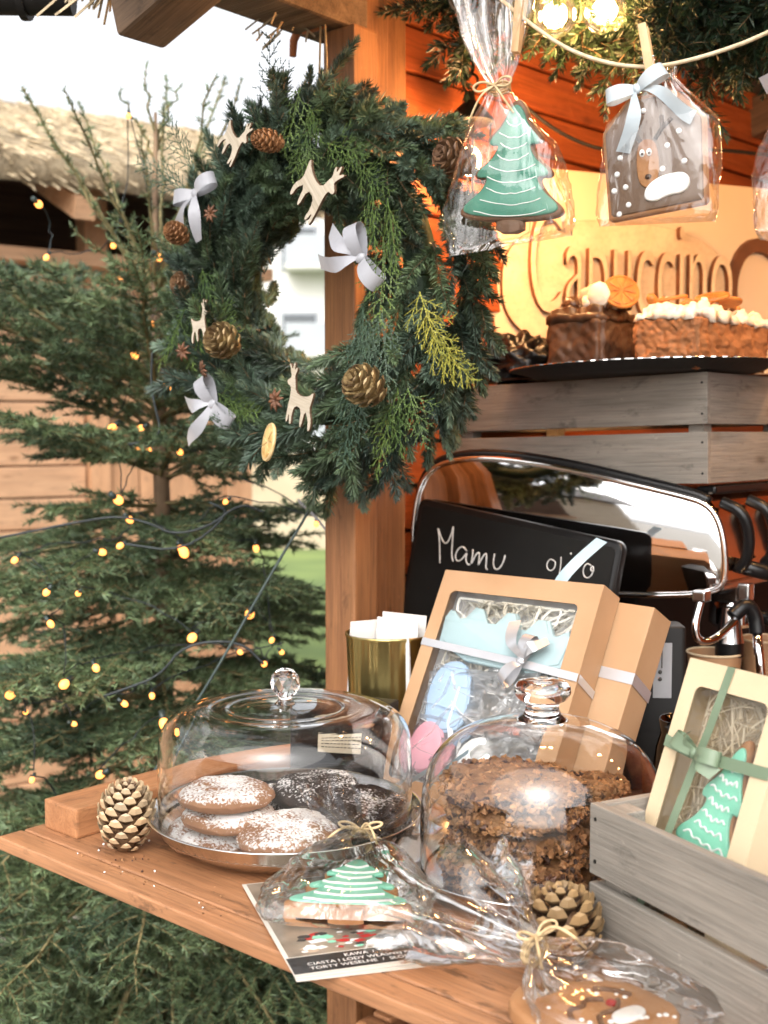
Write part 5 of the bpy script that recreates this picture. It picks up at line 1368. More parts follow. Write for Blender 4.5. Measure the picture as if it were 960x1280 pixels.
# front panel with its two cups of reflections, paddles and trim
fp = [(0.0, 0.0), (0.012, 0.05), (0.004, 0.10), (-0.02, 0.128)]
mb = MB(); V = []; F = []
prof = chaikin(fp, 2, False); n = 26
for j, (dx, dz) in enumerate(prof):
    for i in range(n + 1): V.append((mw((-0.752, 0, 0)).x + dx, 0.062 + 0.59 * i / n, 0.235 + dz))
for j in range(len(prof) - 1):
    for i in range(n): a = j * (n + 1) + i; F.append((a, a + 1, a + n + 2, a + n + 1))
mb.add(V, F); mb.build('front_panel', 'warmlit_front', cm, smooth=True)
box('front_edge', mw((-0.757, 1.86, 1.232)), (0.022, 0.58, 0.010), 'steel', cm, bev=0.003)
box('top_edge', mw((-0.775, 1.86, 1.368)), (0.03, 0.58, 0.012), 'blackplastic', cm, bev=0.004)
for k in range(3):
    y = 1.585 + 0.085 * k
    mb = MB(); mb.tube(chaikin([mw((-0.752, y - 0.012, 1.352)), mw((-0.722, y - 0.010, 1.340)), mw((-0.715, y, 1.305)), mw((-0.722, y + 0.006, 1.270)), mw((-0.735, y + 0.010, 1.258))], 2, False), 0.0085, 10)
    mb.build('paddle', 'blackplastic', cm, smooth=True)
mb = MB(); mb.tube([mw((-0.742, 1.60, 1.262)), mw((-0.715, 1.64, 1.250)), mw((-0.70, 1.67, 1.246))], [0.011, 0.012, 0.008], 10); mb.build('lever', 'blackplastic', cm, smooth=True)
box('base', mw((-1.01, 1.86, 1.105)), (0.26, 0.58, 0.212), 'blackmatte', cm, bev=0.006)
box('drip_tray', mw((-0.80, 1.84, 1.018)), (0.16, 0.60, 0.034), 'steel', cm, bev=0.004)
for y in (1.66, 1.92):
    g = obj('group_head', MB_g.mesh('group_head', True) if False else boxmesh((0.05, 0.05, 0.035), 0.008, 3, 'steel'), 'steel', cm, mw((-0.775, y, 1.215)))
    mb = MB(); mb.lathe([(0, 0.012), (0.030, 0.012), (0.033, 0.0), (0.033, -0.020), (0.026, -0.026), (0, -0.026)], 24); mb.build('portafilter', 'chrome', cm, mw((-0.775, y, 1.19)), auto=40)
    mb = MB(); mb.tube([(0.03, 0, -0.005), (0.07, 0, -0.012), (0.13, 0, -0.022)], [0.008, 0.012, 0.013], 10); mb.build('portafilter_handle', 'blackplastic', cm, mw((-0.775, y, 1.19)), smooth=True)
# steam pipe, spout, wand
box('valve', mw((-0.744, 1.500, 1.228)), (0.020, 0.020, 0.016), 'steel', cm, bev=0.003)
box('valve', mw((-0.722, 1.590, 1.226)), (0.018, 0.018, 0.026), 'steel', cm, bev=0.003)
mb = MB(); mb.tube(chaikin([mw((-0.744, 1.498, 1.222)), mw((-0.746, 1.484, 1.19)), mw((-0.743, 1.486, 1.168)), mw((-0.732, 1.508, 1.166)), mw((-0.722, 1.54, 1.182)), mw((-0.714, 1.566, 1.206))], 3, False), 0.0058, 12); mb.build('steam_pipe', 'chrome', cm, smooth=True)
mb = MB(); mb.tube(chaikin([mw((-0.722, 1.55, 1.196)), mw((-0.711, 1.568, 1.214)), mw((-0.702, 1.578, 1.198)), mw((-0.698, 1.577, 1.172))], 2, False), [0.010] * 12 if False else 0.0105, 12); mb.build('wand_grip', 'blackplastic', cm, smooth=True)
mb = MB(); mb.tube([mw((-0.699, 1.577, 1.18)), mw((-0.690, 1.566, 1.145)), mw((-0.680, 1.556, 1.095))], 0.0068, 12); mb.build('steam_wand', 'chrome', cm, smooth=True)
mb = MB(); mb.lathe([(0, 0.05), (0.012, 0.05), (0.018, 0.01), (0.0205, 0.0), (0, 0)], 20); mb.build('spout', 'steel', cm, mw((-0.752, 1.606, 1.150)), auto=40)
mb = MB(); mb.lathe([(0, 0.0), (0.0205, 0.0), (0.0205, -0.020), (0.015, -0.022), (0, -0.022)], 20); mb.build('spout_tip', 'blackplastic', cm, mw((-0.752, 1.606, 1.150)), auto=40)

# paper cups on the drip tray
def cup(label, loc, s=1.0):
    c = thing('paper_cup', label, 'cup', loc)
    mb = MB(); mb.lathe([(0, 0.002), (0.028, 0.002), (0.0285, 0.0), (0.0385, 0.098), (0.0365, 0.098), (0.027, 0.006), (0, 0.006)], 40); mb.build('body', 'cup', c, auto=50)
    mb = MB(); mb.tube([(0.0385 * math.cos(t), 0.0385 * math.sin(t), 0.098) for t in [2 * PI * i / 40 for i in range(41)]], 0.0018, 6, cap=False); mb.build('rim', 'kraftlight', c, smooth=True); return c
cup('brown paper cup under the steam pipe of the coffee machine', (-0.772, 1.60, 1.0355))
cup('brown paper cup under the far spout of the coffee machine', (-0.765, 1.76, 1.0355))

# dark coffee canister with a grey measuring label, and a black metal milk jug
can = thing('coffee_canister', 'black canister with narrow grey label beside the coffee machine', 'canister', (-0.742, 1.372, 1.0005), (0, 0, R(38)))
mb = MB(); mb.prism(rrect(-0.034, 0.034, -0.026, 0.026, 0.008), 0, 0.205, 0.004); mb.build('body', 'blackmatte', can, auto=40)
box('label', (0.004, -0.0262, 0.150), (0.023, 0.0008, 0.070), 'greybag', can, bev=0.0)
mb = MB(); mb.sphere((0.001, -0.0268, 0.148), 0.0026, 10, 6); mb.sphere((0.001, -0.0268, 0.139), 0.0026, 10, 6); mb.box((0.003, -0.0268, 0.168), (0.0015, 0.0005, 0.03)); mb.build('print', 'ink', can)
jug = thing('milk_jug', 'shiny black metal milk jug standing between canister and gift box', 'jug', (-0.640, 1.262, 1.0005), (0, 0, R(40)))
mb = MB(); mb.lathe([(0, 0.002), (0.036, 0.0), (0.040, 0.01), (0.041, 0.05), (0.036, 0.085), (0.031, 0.102), (0.033, 0.118), (0.0315, 0.118), (0.0295, 0.102), (0.034, 0.085), (0.039, 0.05), (0, 0.012)], 40); mb.build('body', 'darkmetal', jug, smooth=True)
mb = MB(); mb.tube(chaikin([(0.033, 0, 0.105), (0.058, 0, 0.108), (0.068, 0, 0.08), (0.060, 0, 0.045), (0.040, 0, 0.035)], 2, False), 0.0042, 8); mb.build('handle', 'darkmetal', jug, smooth=True)

# ------------------------------------------------------------------ cakes on the upper crate
TZ = 1.533
tray = thing('cake_tray', 'black round scalloped cake board on the upper grey crate', 'tray', (-0.905, 1.625, TZ), (0, R(-1.6), 0))
mb = MB(); fl_ = lambda a, z: 0.012 * abs(math.sin(a * 36)) if z > 0.009 else 0
mb.lathe([(0, -0.001), (0.15, -0.001), (0.165, 0.002), (0.188, 0.010), (0.2, 0.0125), (0.2, 0.014), (0.188, 0.012), (0.165, 0.005), (0, 0.004)], 216, flute=fl_)
mb.build('board', 'blackmatte', tray, auto=30)
mb = MB(); mb.lathe([(0.1985, 0.0136), (0.2005, 0.0142), (0.2008, 0.013)], 216, flute=fl_); mb.build('silver_edge', 'steel', tray)
def rough_block(name, lo, hi, mat, parent, amp=0.003, fr=40, n=22, bev=0.01, seed=0, top=0.0):
    """cake block: subdivided box with rounded edges and crumbly faces"""
    bm = bmesh.new(); bmesh.ops.create_cube(bm, size=1)
    d = [b - a for a, b in zip(lo, hi)]; bmesh.ops.scale(bm, vec=d, verts=bm.verts)
    bmesh.ops.bevel(bm, geom=bm.edges[:], offset=bev, segments=3, affect='EDGES')
    bmesh.ops.subdivide_edges(bm, edges=[e for e in bm.edges if e.calc_length() > 0.015], cuts=n, use_grid_fill=True)
    bm.normal_update()
    for v in bm.verts:
        p = v.co * fr + Vector((seed, seed, seed))
        k = noise.noise(p) * amp + noise.noise(p * 2.7) * amp * 0.5
        if top and v.normal.z > 0.5: k += top * noise.noise(p * 0.4)
        v.co += v.normal * k
    me = bpy.data.meshes.new(name); bm.to_mesh(me); bm.free()
    me.polygons.foreach_set('use_smooth', [True] * len(me.polygons))
    return obj(name, me, mat, parent, [(a + b) / 2 for a, b in zip(lo, hi)])
z0 = TZ + 0.0065
ck = thing('chocolate_cake', 'dark chocolate loaf cake topped with orange slice and meringue', 'cake', (-0.975, 1.595, z0))
rough_block('sponge', (-0.048, -0.055, 0), (0.046, 0.060, 0.072), 'choccake', ck, 0.0045, 42, 34, 0.008, 3)
rough_block('glaze', (-0.050, -0.057, 0.054), (0.049, 0.057, 0.080), 'choc', ck, 0.0060, 34, 34, 0.009, 8, 0.010)
rd = random.Random(3)
for k in range(26):
    x, y = rd.uniform(-0.04, 0.045), rd.uniform(-0.045, 0.045); s = rd.uniform(0.006, 0.013)
    blob('nut_piece', (x, y, 0.083 + s * 0.4), (s, s * rd.uniform(0.7, 1.2), s * 0.8), rd.choice(('choc', 'choc', 'meringue', 'spongecake')), ck, 0.4, 9, k, 10, 8)
blob('meringue', (0.034, -0.046, 0.096), (0.017, 0.008, 0.016), 'meringue', ck, 0.12, 9, 3, 24, 16)
blob('meringue', (-0.005, 0.0, 0.100), (0.018, 0.018, 0.014), 'kraftgrey', ck, 0.25, 9, 5, 20, 14)
orange_slice('orange_slice', ck, (0.058, -0.026, 0.100), (R(58), R(12), R(35)), 0.026, 'orange', 'orange')
ck.scale = (1.06, 1.06, 1.16)
ck2 = thing('frosted_cake', 'long brown sponge cake with pale frosting and dried orange slices', 'cake', (-0.815, 1.634, z0))
rough_block('sponge', (-0.048, -0.112, 0), (0.048, 0.112, 0.064), 'spongecake', ck2, 0.0045, 70, 40, 0.006, 13)
rough_block('frosting', (-0.050, -0.114, 0.050), (0.050, 0.114, 0.077), 'meringue', ck2, 0.0085, 46, 40, 0.009, 23, 0.008)
for k, (x, y, a) in enumerate([(-0.02, -0.06, 8), (0.02, -0.015, 14), (0.015, 0.035, -8), (-0.015, 0.08, 10)]):
    orange_slice('orange_slice', ck2, (x, y, 0.088 + 0.003 * (k % 2)), (R(a), R(-a * 0.7), R(40 * k)), 0.024, 'orange', 'orange')
for k in range(16):
    s = rd.uniform(0.004, 0.008)
    blob('nut_piece', (rd.uniform(-0.04, 0.04), rd.uniform(-0.1, 0.1), 0.082 + s * 0.5), (s, s, s * 0.8), rd.choice(('spongecake', 'meringue', 'orange')), ck2, 0.4, 9, k, 10, 8)
ck2.scale = (1.04, 1.04, 1.14)
# crumpled black foil beside the cakes
pb = blob('black_foil', (-1.128, 1.625, 1.563), (0.062, 0.05, 0.040), 'blackplastic', None, 0.55, 14, 8, 44, 30)
tag(pb, 'crumpled shiny black foil beside the chocolate cake', 'foil')
box_l = box('flat_carton', (-1.115, 1.60, 1.5325), (0.15, 0.09, 0.004), 'blackplastic', None, (0, R(-1.5), R(2)), 0.0015)
tag(box_l, 'flat black carton on the end of the upper crate by the wreath', 'carton')

# ------------------------------------------------------------------ left cake stand
PL = Vector((-0.934, 0.900, 1.0005))
pl = thing('serving_plate', 'shallow polished steel plate under the flat glass dome', 'plate', PL)
fl_ = lambda a, z: 0.0022 * math.sin(a * 90) if 0.010 < z < 0.036 else 0
mb = MB(); mb.lathe([(0, 0.0), (0.088, 0.0), (0.112, 0.006), (0.138, 0.024), (0.1495, 0.0385), (0.1515, 0.0395), (0.1505, 0.0405), (0.147, 0.0395), (0.136, 0.0262), (0.110, 0.0085), (0.086, 0.0028), (0, 0.0025)], 360, flute=fl_)
mb.build('dish', 'platesteel', pl, smooth=True)
def sugar_cookie(label, loc, r, h, mat, seed, rot=(0, 0, 0)):
    mb = MB(); prof = [(0, 0), (r * 0.82, 0), (r * 0.96, h * 0.22), (r, h * 0.42), (r * 0.96, h * 0.62), (r * 0.82, h * 0.84), (r * 0.55, h * 0.97), (r * 0.25, h), (0, h)]
    P = []
    for a, b in zip(prof[:-1], prof[1:]):
        for i in range(4): P.append(lerp(a, b, i / 4))
    P.append(prof[-1]); P = [p for i, p in enumerate(P) if i % 1 == 0]
    mb.lathe(P, 72)
    V = []
    for v in mb.v:
        p = Vector(v); q = p * 22 + Vector((seed * 3.1, seed, 0)); k = noise.noise(q) * 0.0045 + noise.noise(q * 4) * 0.0016 - 0.0022 * max(0, 0.12 - abs(noise.noise(q * 1.6))) / 0.12
        ro = 1 + 0.05 * noise.noise(Vector((math.atan2(p.y, p.x) * 1.2 + seed, seed, 0)))
        V.append((p.x * ro, p.y * ro, p.z + k * min(1, p.z / 0.006)))
    mb.v = V
    o = mb.build('sugared_biscuit', mat, None, loc, rot, smooth=True, merge=True)
    return tag(o, label, 'biscuit')
zf = 1.0035
sugar_cookie('brown sugared biscuit at the bottom of the light stack', (-0.985, 0.838, zf + 0.0022), 0.050, 0.021, 'sugarlight', 1, (R(5), R(4), 0))
sugar_cookie('brown sugared biscuit in the middle of the light stack', (-0.972, 0.850, zf + 0.024), 0.051, 0.020, 'sugarlight', 2, (R(2), R(2), 0))
sugar_cookie('brown sugared biscuit on top of the light stack', (-0.978, 0.853, zf + 0.0435), 0.053, 0.021, 'sugarlight', 3)
sugar_cookie('brown sugared biscuit lying flat under the front one', (-0.902, 0.872, zf + 0.001), 0.040, 0.018, 'sugarlight', 9)
sugar_cookie('big brown sugared biscuit at the front of the plate', (-0.892, 0.862, zf + 0.017), 0.054, 0.022, 'sugarlight', 4, (R(7), R(2), 0))
sugar_cookie('black sugared biscuit under the tallest dark one', (-0.955, 0.950, zf + 0.008), 0.050, 0.024, 'sugardark', 5, (R(-4), 0, 0))
sugar_cookie('black sugared biscuit on top at the back of the plate', (-0.938, 0.950, zf + 0.033), 0.050, 0.025, 'sugardark', 6, (R(6), R(-3), 0))
sugar_cookie('black sugared biscuit under the one by the dome wall', (-0.868, 0.958, zf + 0.004), 0.047, 0.022, 'sugardark', 7)
sugar_cookie('black sugared biscuit leaning by the dome wall', (-0.862, 0.951, zf + 0.027), 0.051, 0.024, 'sugardark', 8, (R(8), R(3), 0))

def shell(name, label, loc, outer, th, knob, n=96):
    """glass cover: outer profile (r,z) from foot to centre, wall thickness th"""
    d = thing(name, label, 'glass dome', loc)
    pr = chaikin(outer, 2, False); inner = []
    for i, (r, z) in enumerate(pr):
        a = Vector(pr[max(i - 1, 0)]); b = Vector(pr[min(i + 1, len(pr) - 1)]); t = (b - a).normalized(); nrm = Vector((-t.y, t.x))
        inner.append((max(0.0, r + nrm.x * th), z + nrm.y * th) if i else (r - th, z))
    inner[-1] = (0.0, inner[-1][1])
    mb = MB(); mb.lathe(pr + inner[::-1], n, closed=True)
    mb.build('cover', 'glass', d, smooth=True, merge=True); return d
dl = shell('glass_dome', 'low flat-topped glass dome with round knob over sugared biscuits', PL + Vector((0, 0, 0.0225)), [(0.1375, 0.0), (0.1385, 0.006), (0.1385, 0.05), (0.1380, 0.088), (0.1345, 0.107), (0.122, 0.121), (0.104, 0.1275), (0.086, 0.1285), (0.080, 0.1265), (0.066, 0.1285), (0.060, 0.1265), (0.044, 0.130), (0.026, 0.131), (0.0, 0.132)], 0.0028, None)
mb = MB(); mb.lathe([(0, 0.1305), (0.012, 0.1310), (0.0075, 0.136), (0.007, 0.140), (0, 0.140)], 24)
mb.build('stem', 'glass', dl, smooth=True)
bm = bmesh.new(); bmesh.ops.create_icosphere(bm, subdivisions=2, radius=0.0168)
me = bpy.data.meshes.new('knob'); bm.to_mesh(me); bm.free(); obj('knob', me, 'glass', dl, (0, 0, 0.1545))

# ------------------------------------------------------------------ right cake stand with oat cakes
PRc = Vector((-0.660, 0.990, 1.0005))
pr_ = thing('serving_plate', 'steel plate under the rounded dome of oat cakes', 'plate', PRc)
mb = MB(); mb.lathe([(0, 0.0), (0.095, 0.0), (0.115, 0.004), (0.137, 0.018), (0.1465, 0.0295), (0.1485, 0.0305), (0.1475, 0.0315), (0.144, 0.0305), (0.135, 0.0202), (0.113, 0.0065), (0.093, 0.0028), (0, 0.0025)], 96)
mb.build('dish', 'platesteel', pr_, smooth=True)
def chunk(mb, c, s, rd, m):
    P = []
    for d in ((1, 0, 0), (-1, 0, 0), (0, 1, 0), (0, -1, 0), (0, 0, 1), (0, 0, -1)):
        P.append(Vector(d) * s * rd.uniform(0.6, 1.25))
    q = Matrix.Rotation(rd.uniform(0, 6), 3, 'X') @ Matrix.Rotation(rd.uniform(0, 6), 3, 'Z')
    P = [q @ Vector((p.x * 1.1, p.y, p.z * 0.85)) + c for p in P]
    mb.add(P, [(0, 2, 4), (2, 1, 4), (1, 3, 4), (3, 0, 4), (2, 0, 5), (1, 2, 5), (3, 1, 5), (0, 3, 5)], m)
def oat_cake(label, loc, r, h, seed, n=620, rot=(0, 0, 0)):
    t = thing('oat_cake', label, 'oat cake', loc, rot); rd = random.Random(seed)
    mb = MB(); prof = [(0, 0), (r * 0.74, 0), (r * 0.94, h * 0.3), (r * 0.95, h * 0.66), (r * 0.82, h * 0.94), (r * 0.5, h), (0, h)]
    P = []
    for a, b in zip(prof[:-1], prof[1:]):
        for i in range(5): P.append(lerp(a, b, i / 5))
    P.append(prof[-1]); mb.lathe(P, 90); V = []
    for v in mb.v:
        p = Vector(v); q = p * 75 + Vector((seed * 7.7, 0, seed))
        k = noise.noise(q) * 0.0042 + abs(noise.noise(q * 2.3)) * 0.003
        ro = 1 + 0.06 * noise.noise(Vector((math.atan2(p.y, p.x) * 2, seed * 2.2, 0))) + k / r * 0.8
        V.append((p.x * ro, p.y * ro, max(0, p.z + k * min(1, p.z / 0.004))))
    mb.v = V; mb.build('base', 'oat', t, smooth=True, merge=True)
    mb = MB()
    for k in range(n):
        if rd.random() < 0.55:
            a = rd.uniform(0, 2 * PI); z = h * rd.uniform(0.22, 0.80); rr = r * (0.95 + 0.05 * rd.random() - 0.10 * abs(z / h - 0.5))
        else:
            a = rd.uniform(0, 2 * PI); rr = r * math.sqrt(rd.random()) * 0.95; z = h * (1.0 if rr < 0.8 * r else 0.92)
        ro = 1 + 0.06 * noise.noise(Vector((math.atan2(math.sin(a), math.cos(a)) * 2, seed * 2.2, 0)))
        chunk(mb, Vector((rr * ro * math.cos(a), rr * ro * math.sin(a), z)), rd.uniform(0.002, 0.005), rd, 1 if rd.random() < (0.30 if z < 0.85 * h else 0.08) else 0)
    tag(mb.build('crumb', ['oat', 'oatdark'], t), kind='stuff')
    return t
Rv = Vector((0.7513, 0.66, 0)); Fv = Vector((-0.66, 0.7513, 0))
ords = ['lowest', 'second', 'middle', 'fourth', 'topmost']
for k in range(5):
    c = PRc - Rv * (0.030 + 0.003 * math.sin(k * 2)) - Fv * (0.024 - 0.004 * math.cos(k * 3)); c.z = 1.0035 + k * 0.0226
    oat_cake('%s crumbly oat cake of the tall stack under the rounded dome' % ords[k], c, 0.068 + 0.004 * math.sin(k * 2.1), 0.0196, 31 + k, rot=(R(2 * math.sin(k)), R(2 * math.cos(k * 2)), k))
for k in range(4):
    c = PRc + Rv * 0.062 + Fv * (0.048 + 0.003 * (k % 2)); c.z = 1.0045 + k * 0.0215
    oat_cake('%s small oat cake of the shorter stack by the dome wall' % ['lowest', 'second', 'third', 'topmost'][k], c, 0.0365, 0.020, 51 + k, 260, (0, 0, k * 1.3))
dr = shell('glass_dome', 'tall rounded glass dome with mushroom knob over oat cakes', PRc + Vector((0, 0, 0.0062)), [(0.1185, 0.0), (0.1205, 0.004), (0.1215, 0.02), (0.1215, 0.065), (0.119, 0.092), (0.110, 0.117), (0.092, 0.137), (0.068, 0.1495), (0.044, 0.156), (0.024, 0.158), (0.0, 0.1585)], 0.003, None)
mb = MB(); mb.lathe([(0, 0.1575), (0.026, 0.158), (0.019, 0.163), (0.0165, 0.170), (0.017, 0.175), (0.025, 0.179), (0.0285, 0.185), (0.028, 0.191), (0.024, 0.1955), (0.014, 0.1975), (0, 0.198)], 48)
mb.build('knob', 'glass', dr, smooth=True)

# ------------------------------------------------------------------ pine cones on the counter
def pine_cone(label, loc, rot, h, r, n, mat, corem='cone'):
    t = thing('pine_cone', label, 'pine cone', loc, rot)
    mb = MB(); mb.tube([(0, 0, 0.001), (0, 0, h * 0.2), (0, 0, h * 0.6), (0, 0, h * 0.95)], [r * 0.3, r * 0.55, r * 0.45, r * 0.08], 12); mb.build('core', corem, t, smooth=True)
    sm = scale_mesh('scale', 1, 0.70, mat, 0.5)
    for k, (a, z, rr, el) in enumerate(cone_points(h, r, n)):
        q = Matrix.Rotation(a, 3, 'Z') @ Matrix.Rotation(-el * 0.68, 3, 'Y')
        s = max(rr, r * 0.3) * 0.74
        obj('scale', sm, None, t, (math.cos(a) * rr * 0.38, math.sin(a) * rr * 0.38, z * 0.94 + 0.002), q, (s, s, s))
    return t
pine_cone('pale pine cone standing by the batten at the counter corner', (-1.046, 0.766, 1.001), (R(-3), R(4), 0), 0.076, 0.032, 92, 'tippale')
pine_cone('gilded dark pine cone between oat cake dome and grey crate', (-0.533, 0.836, 1.001), (R(-8), R(-4), 0.5), 0.066, 0.036, 64, 'tipgold')
pine_cone('small dark pine cone peeping out behind the leaflets', (-0.634, 0.822, 1.010), (R(80), 0, R(-40)), 0.030, 0.014, 40, 'tipdark')

# ------------------------------------------------------------------ leaflets
FA = math.atan2(0.125, 0.073)
def leaf(label, dx, dy, da, z):
    t = thing('leaflet', label, 'leaflet', (-0.689 + dx, 0.672 + dy, z), (0, R(0.6), FA + R(da)))
    box('sheet', (0.074, 0.105, 0.0003), (0.148, 0.210, 0.0005), 'leafpaper', t, bev=0.0)
    return t
leaf('lowest leaflet of the pile on the counter edge', 0.006, -0.003, -2.5, 1.0012)
leaf('middle leaflet of the pile on the counter edge', 0.003, -0.001, -1.2, 1.0022)
lf = leaf('top leaflet with black band and white lettering under the bagged tree biscuit', 0, 0, 0, 1.0032)
box('photo_panel', (0.074, 0.121, 0.0007), (0.140, 0.174, 0.0002), 'leafprint', lf, bev=0.0)
box('black_band', (0.074, 0.0165, 0.0008), (0.146, 0.031, 0.0003), 'leafblack', lf, bev=0.0)
for s, y, sz in (('KAWA  /  DESERY', 0.0222, 0.0082), ('CIASTA I LODY W\u0141ASNEJ PRODUKCJI', 0.0138, 0.0074), ('TORTY WESELNE  /  S\u0141ODKIE STO\u0141Y', 0.0054, 0.0074)):
    me = textmesh(s, sz, 0.0, 1.0, 0.0, 'CENTER', 1.02)
    xs = [v.co.x for v in me.vertices]; wv = max(xs) - min(xs); tgt = 0.055 if sz > 0.008 else 0.124
    for v in me.vertices: v.co.x *= tgt / wv
    o = obj('lettering', me, 'paperflat', lf, (0.078, y, 0.00105))
rd = random.Random(9)
prt = MB()
for k in range(70):
    x, y = rd.uniform(0.02, 0.135), rd.uniform(0.037, 0.075); s = rd.uniform(0.002, 0.008)
    n = rd.choice((4, 6, 9)); a0_ = rd.uniform(0, 3)
    zz = 0.00085 + 0.000004 * k
    prt.add([(x + s * math.cos(a0_ + 2 * PI * i / n), y + s * 0.6 * math.sin(a0_ + 2 * PI * i / n), zz) for i in range(n)], [tuple(range(n))], rd.choice((0, 0, 0, 1, 1, 2, 3, 4)))
tag(prt.build('photo_print', ['paperflat', 'red', 'ink', 'kraftgrey', 'mint'], lf), kind='stuff')

# ------------------------------------------------------------------ cellophane bags
def bag(label, loc, rot, secs, nu=72, nv=70, crease=0.12, seed=0, ruffle=9, neck=None, tie=True, fm='cello'):
    """clear bag along local +X; secs = (s, half width, half thickness)"""
    t = thing('cellophane_bag', label, 'cellophane bag', loc, rot)
    S = np.array([q[0] for q in secs]); A = np.array([q[1] for q in secs]); B = np.array([q[2] for q in secs])
    smax = S[-1]; V = []; F = []
    for j in range(nv + 1):
        s = smax * j / nv; a = float(np.interp(s, S, A)); b = float(np.interp(s, S, B))
        past = 0 if neck is None else max(0.0, (s - neck) / max(1e-6, smax - neck))
        for i in range(nu):
            ph = 2 * PI * i / nu; cx = math.cos(ph); cy = math.sin(ph)
            q = Vector((cx * 2.2, cy * 2.2, s * 26 + seed * 5))
            k = 1 + crease * (noise.noise(q) + 0.7 * (0.5 - abs(noise.noise(q * 2.1))) )
            rf = 1 + past * 0.55 * math.cos(ruffle * ph + seed) if past > 0 else 1
            near = 0 if neck is None else math.exp(-((s - neck) / 0.02) ** 2)
            rf *= 1 + near * 0.25 * math.cos(11 * ph)
            sx = abs(cx) ** 0.7 * math.copysign(1, cx); sy = abs(cy) ** 0.8 * math.copysign(1, cy)
            V.append((s + 0.006 * past * noise.noise(Vector((cx * 3, cy * 3, seed))) * 3, a * sx * k * (0.6 + 0.4 * rf), b * sy * k * rf))
    for j in range(nv):
        for i in range(nu): F.append((j * nu + i, j * nu + (i + 1) % nu, (j + 1) * nu + (i + 1) % nu, (j + 1) * nu + i))
    me = mesh_np('film', V, F, True); obj('film', me, fm, t)
    if tie and neck is not None:
        b = float(np.interp(neck, S, B)) + 0.0022; a = float(np.interp(neck, S, A)) + 0.0018
        mb = MB()
        for w_ in range(3):
            mb.tube([(neck - 0.003 + 0.003 * w_ + 0.001 * math.sin(k), a * math.cos(2 * PI * k / 20), b * math.sin(2 * PI * k / 20)) for k in range(21)], 0.0013, 6, cap=False)
        for dy, dz in ((0.030, 0.012), (-0.018, 0.018)):
            mb.tube(chaikin([(neck, 0, b), (neck - 0.008, dy * 0.4, b + dz * 0.7), (neck - 0.022, dy * 0.8, b + dz * 0.5), (neck - 0.034, dy * 1.1, b + 0.001)], 2, False), 0.0013, 6)
        for sg in (-1, 1):
            mb.tube(chaikin([(neck, 0, b), (neck + 0.006, sg * 0.012, b + 0.006), (neck + 0.002, sg * 0.024, b + 0.007), (neck - 0.006, sg * 0.018, b + 0.005), (neck, 0, b)], 2, False), 0.0013, 6)
        mb.build('twine_tie', 'twine', t, smooth=True)
    return t
# bag on the leaflets with the mint tree biscuit
dA = Vector((-0.60, 0.80, 0)).normalized(); angA = math.atan2(dA.y, dA.x); baseA = Vector((-0.712, 0.757, 1.006))
tree_biscuit('mint green iced tree biscuit in the bag on the leaflets', baseA + dA * 0.022 + Vector((0, 0, 0.004)), (R(9) if False else 0, R(0), angA - PI / 2), 0.118, 0.118, 'mint', 7, 'ginger', 0.013, False, 8, 0.0016)
bag('clear cellophane bag tied with twine over the mint tree biscuit', baseA - dA * 0.012 + Vector((0, 0, 0.015)), (0, R(-6), angA), [(0, 0.070, 0.002), (0.012, 0.076, 0.014), (0.06, 0.074, 0.021), (0.11, 0.052, 0.026), (0.150, 0.016, 0.016), (0.162, 0.010, 0.010), (0.180, 0.026, 0.016), (0.215, 0.062, 0.026), (0.235, 0.070, 0.030)], seed=1, neck=0.162)
# bag in front with the dotted gingerbread
cB = Vector((-0.460, 0.768, 1.004)); dB = Vector((-0.86, 0.10, 0)).normalized(); angB = math.atan2(dB.y, dB.x)
db = thing('dotted_biscuit', 'brown gingerbread with white sugar dots in the bag before the crate', 'biscuit', cB, (0, 0, angB - PI / 2))
outl = chaikin([(-0.046, -0.055), (0.046, -0.055), (0.056, 0.0), (0.048, 0.05), (0.02, 0.066), (-0.02, 0.066), (-0.048, 0.05), (-0.056, 0.0)], 2)
mb = MB(); mb.prism(outl, 0, 0.012, 0.004); mb.build('biscuit', 'gingerlight', db, auto=50)
rd = random.Random(12); mb = MB()
for k in range(26):
    x, y = rd.uniform(-0.044, 0.044), rd.uniform(-0.05, 0.056)
    if abs(x) < 0.016 and abs(y) < 0.02: continue
    mb.sphere((x, y, 0.0122), rd.uniform(0.0016, 0.0027), 10, 6, sc=(1, 1, 0.6))
mb.build('sugar_dots', 'icing', db, smooth=True)
mb = MB()
for p in ([(-0.03, 0.0), (-0.02, 0.012), (-0.008, 0.006), (0.0, 0.014), (0.012, 0.004)], [(-0.02, -0.02), (-0.01, -0.008), (0.006, -0.014), (0.02, -0.004)], [(0.02, 0.02), (0.03, 0.01), (0.034, -0.006)]):
    mb.tube(chaikin([(a, b, 0.0125) for a, b in p], 2, False), 0.0022, 6)
mb.build('brown_piping', 'gingerdark', db, smooth=True)
mb = MB(); mb.sphere((0.012, -0.004, 0.0128), 0.0045, 12, 8, sc=(1, 1, 0.6)); mb.build('red_icing', 'red', db, smooth=True)
mb = MB(); mb.prism(chaikin([(-0.012, -0.03), (0.02, -0.034), (0.024, -0.018), (-0.006, -0.014)], 2), 0.011, 0.0145, 0.001); mb.build('white_icing', 'icing', db, auto=50)
bag('clear cellophane bag tied with twine over the dotted gingerbread', cB - dB * 0.072 + Vector((0, 0, 0.014)), (0, R(-9), angB), [(0, 0.060, 0.002), (0.012, 0.066, 0.014), (0.07, 0.066, 0.020), (0.108, 0.046, 0.020), (0.128, 0.015, 0.012), (0.136, 0.010, 0.010), (0.152, 0.022, 0.016), (0.20, 0.055, 0.026), (0.24, 0.072, 0.032)], seed=4, neck=0.136)

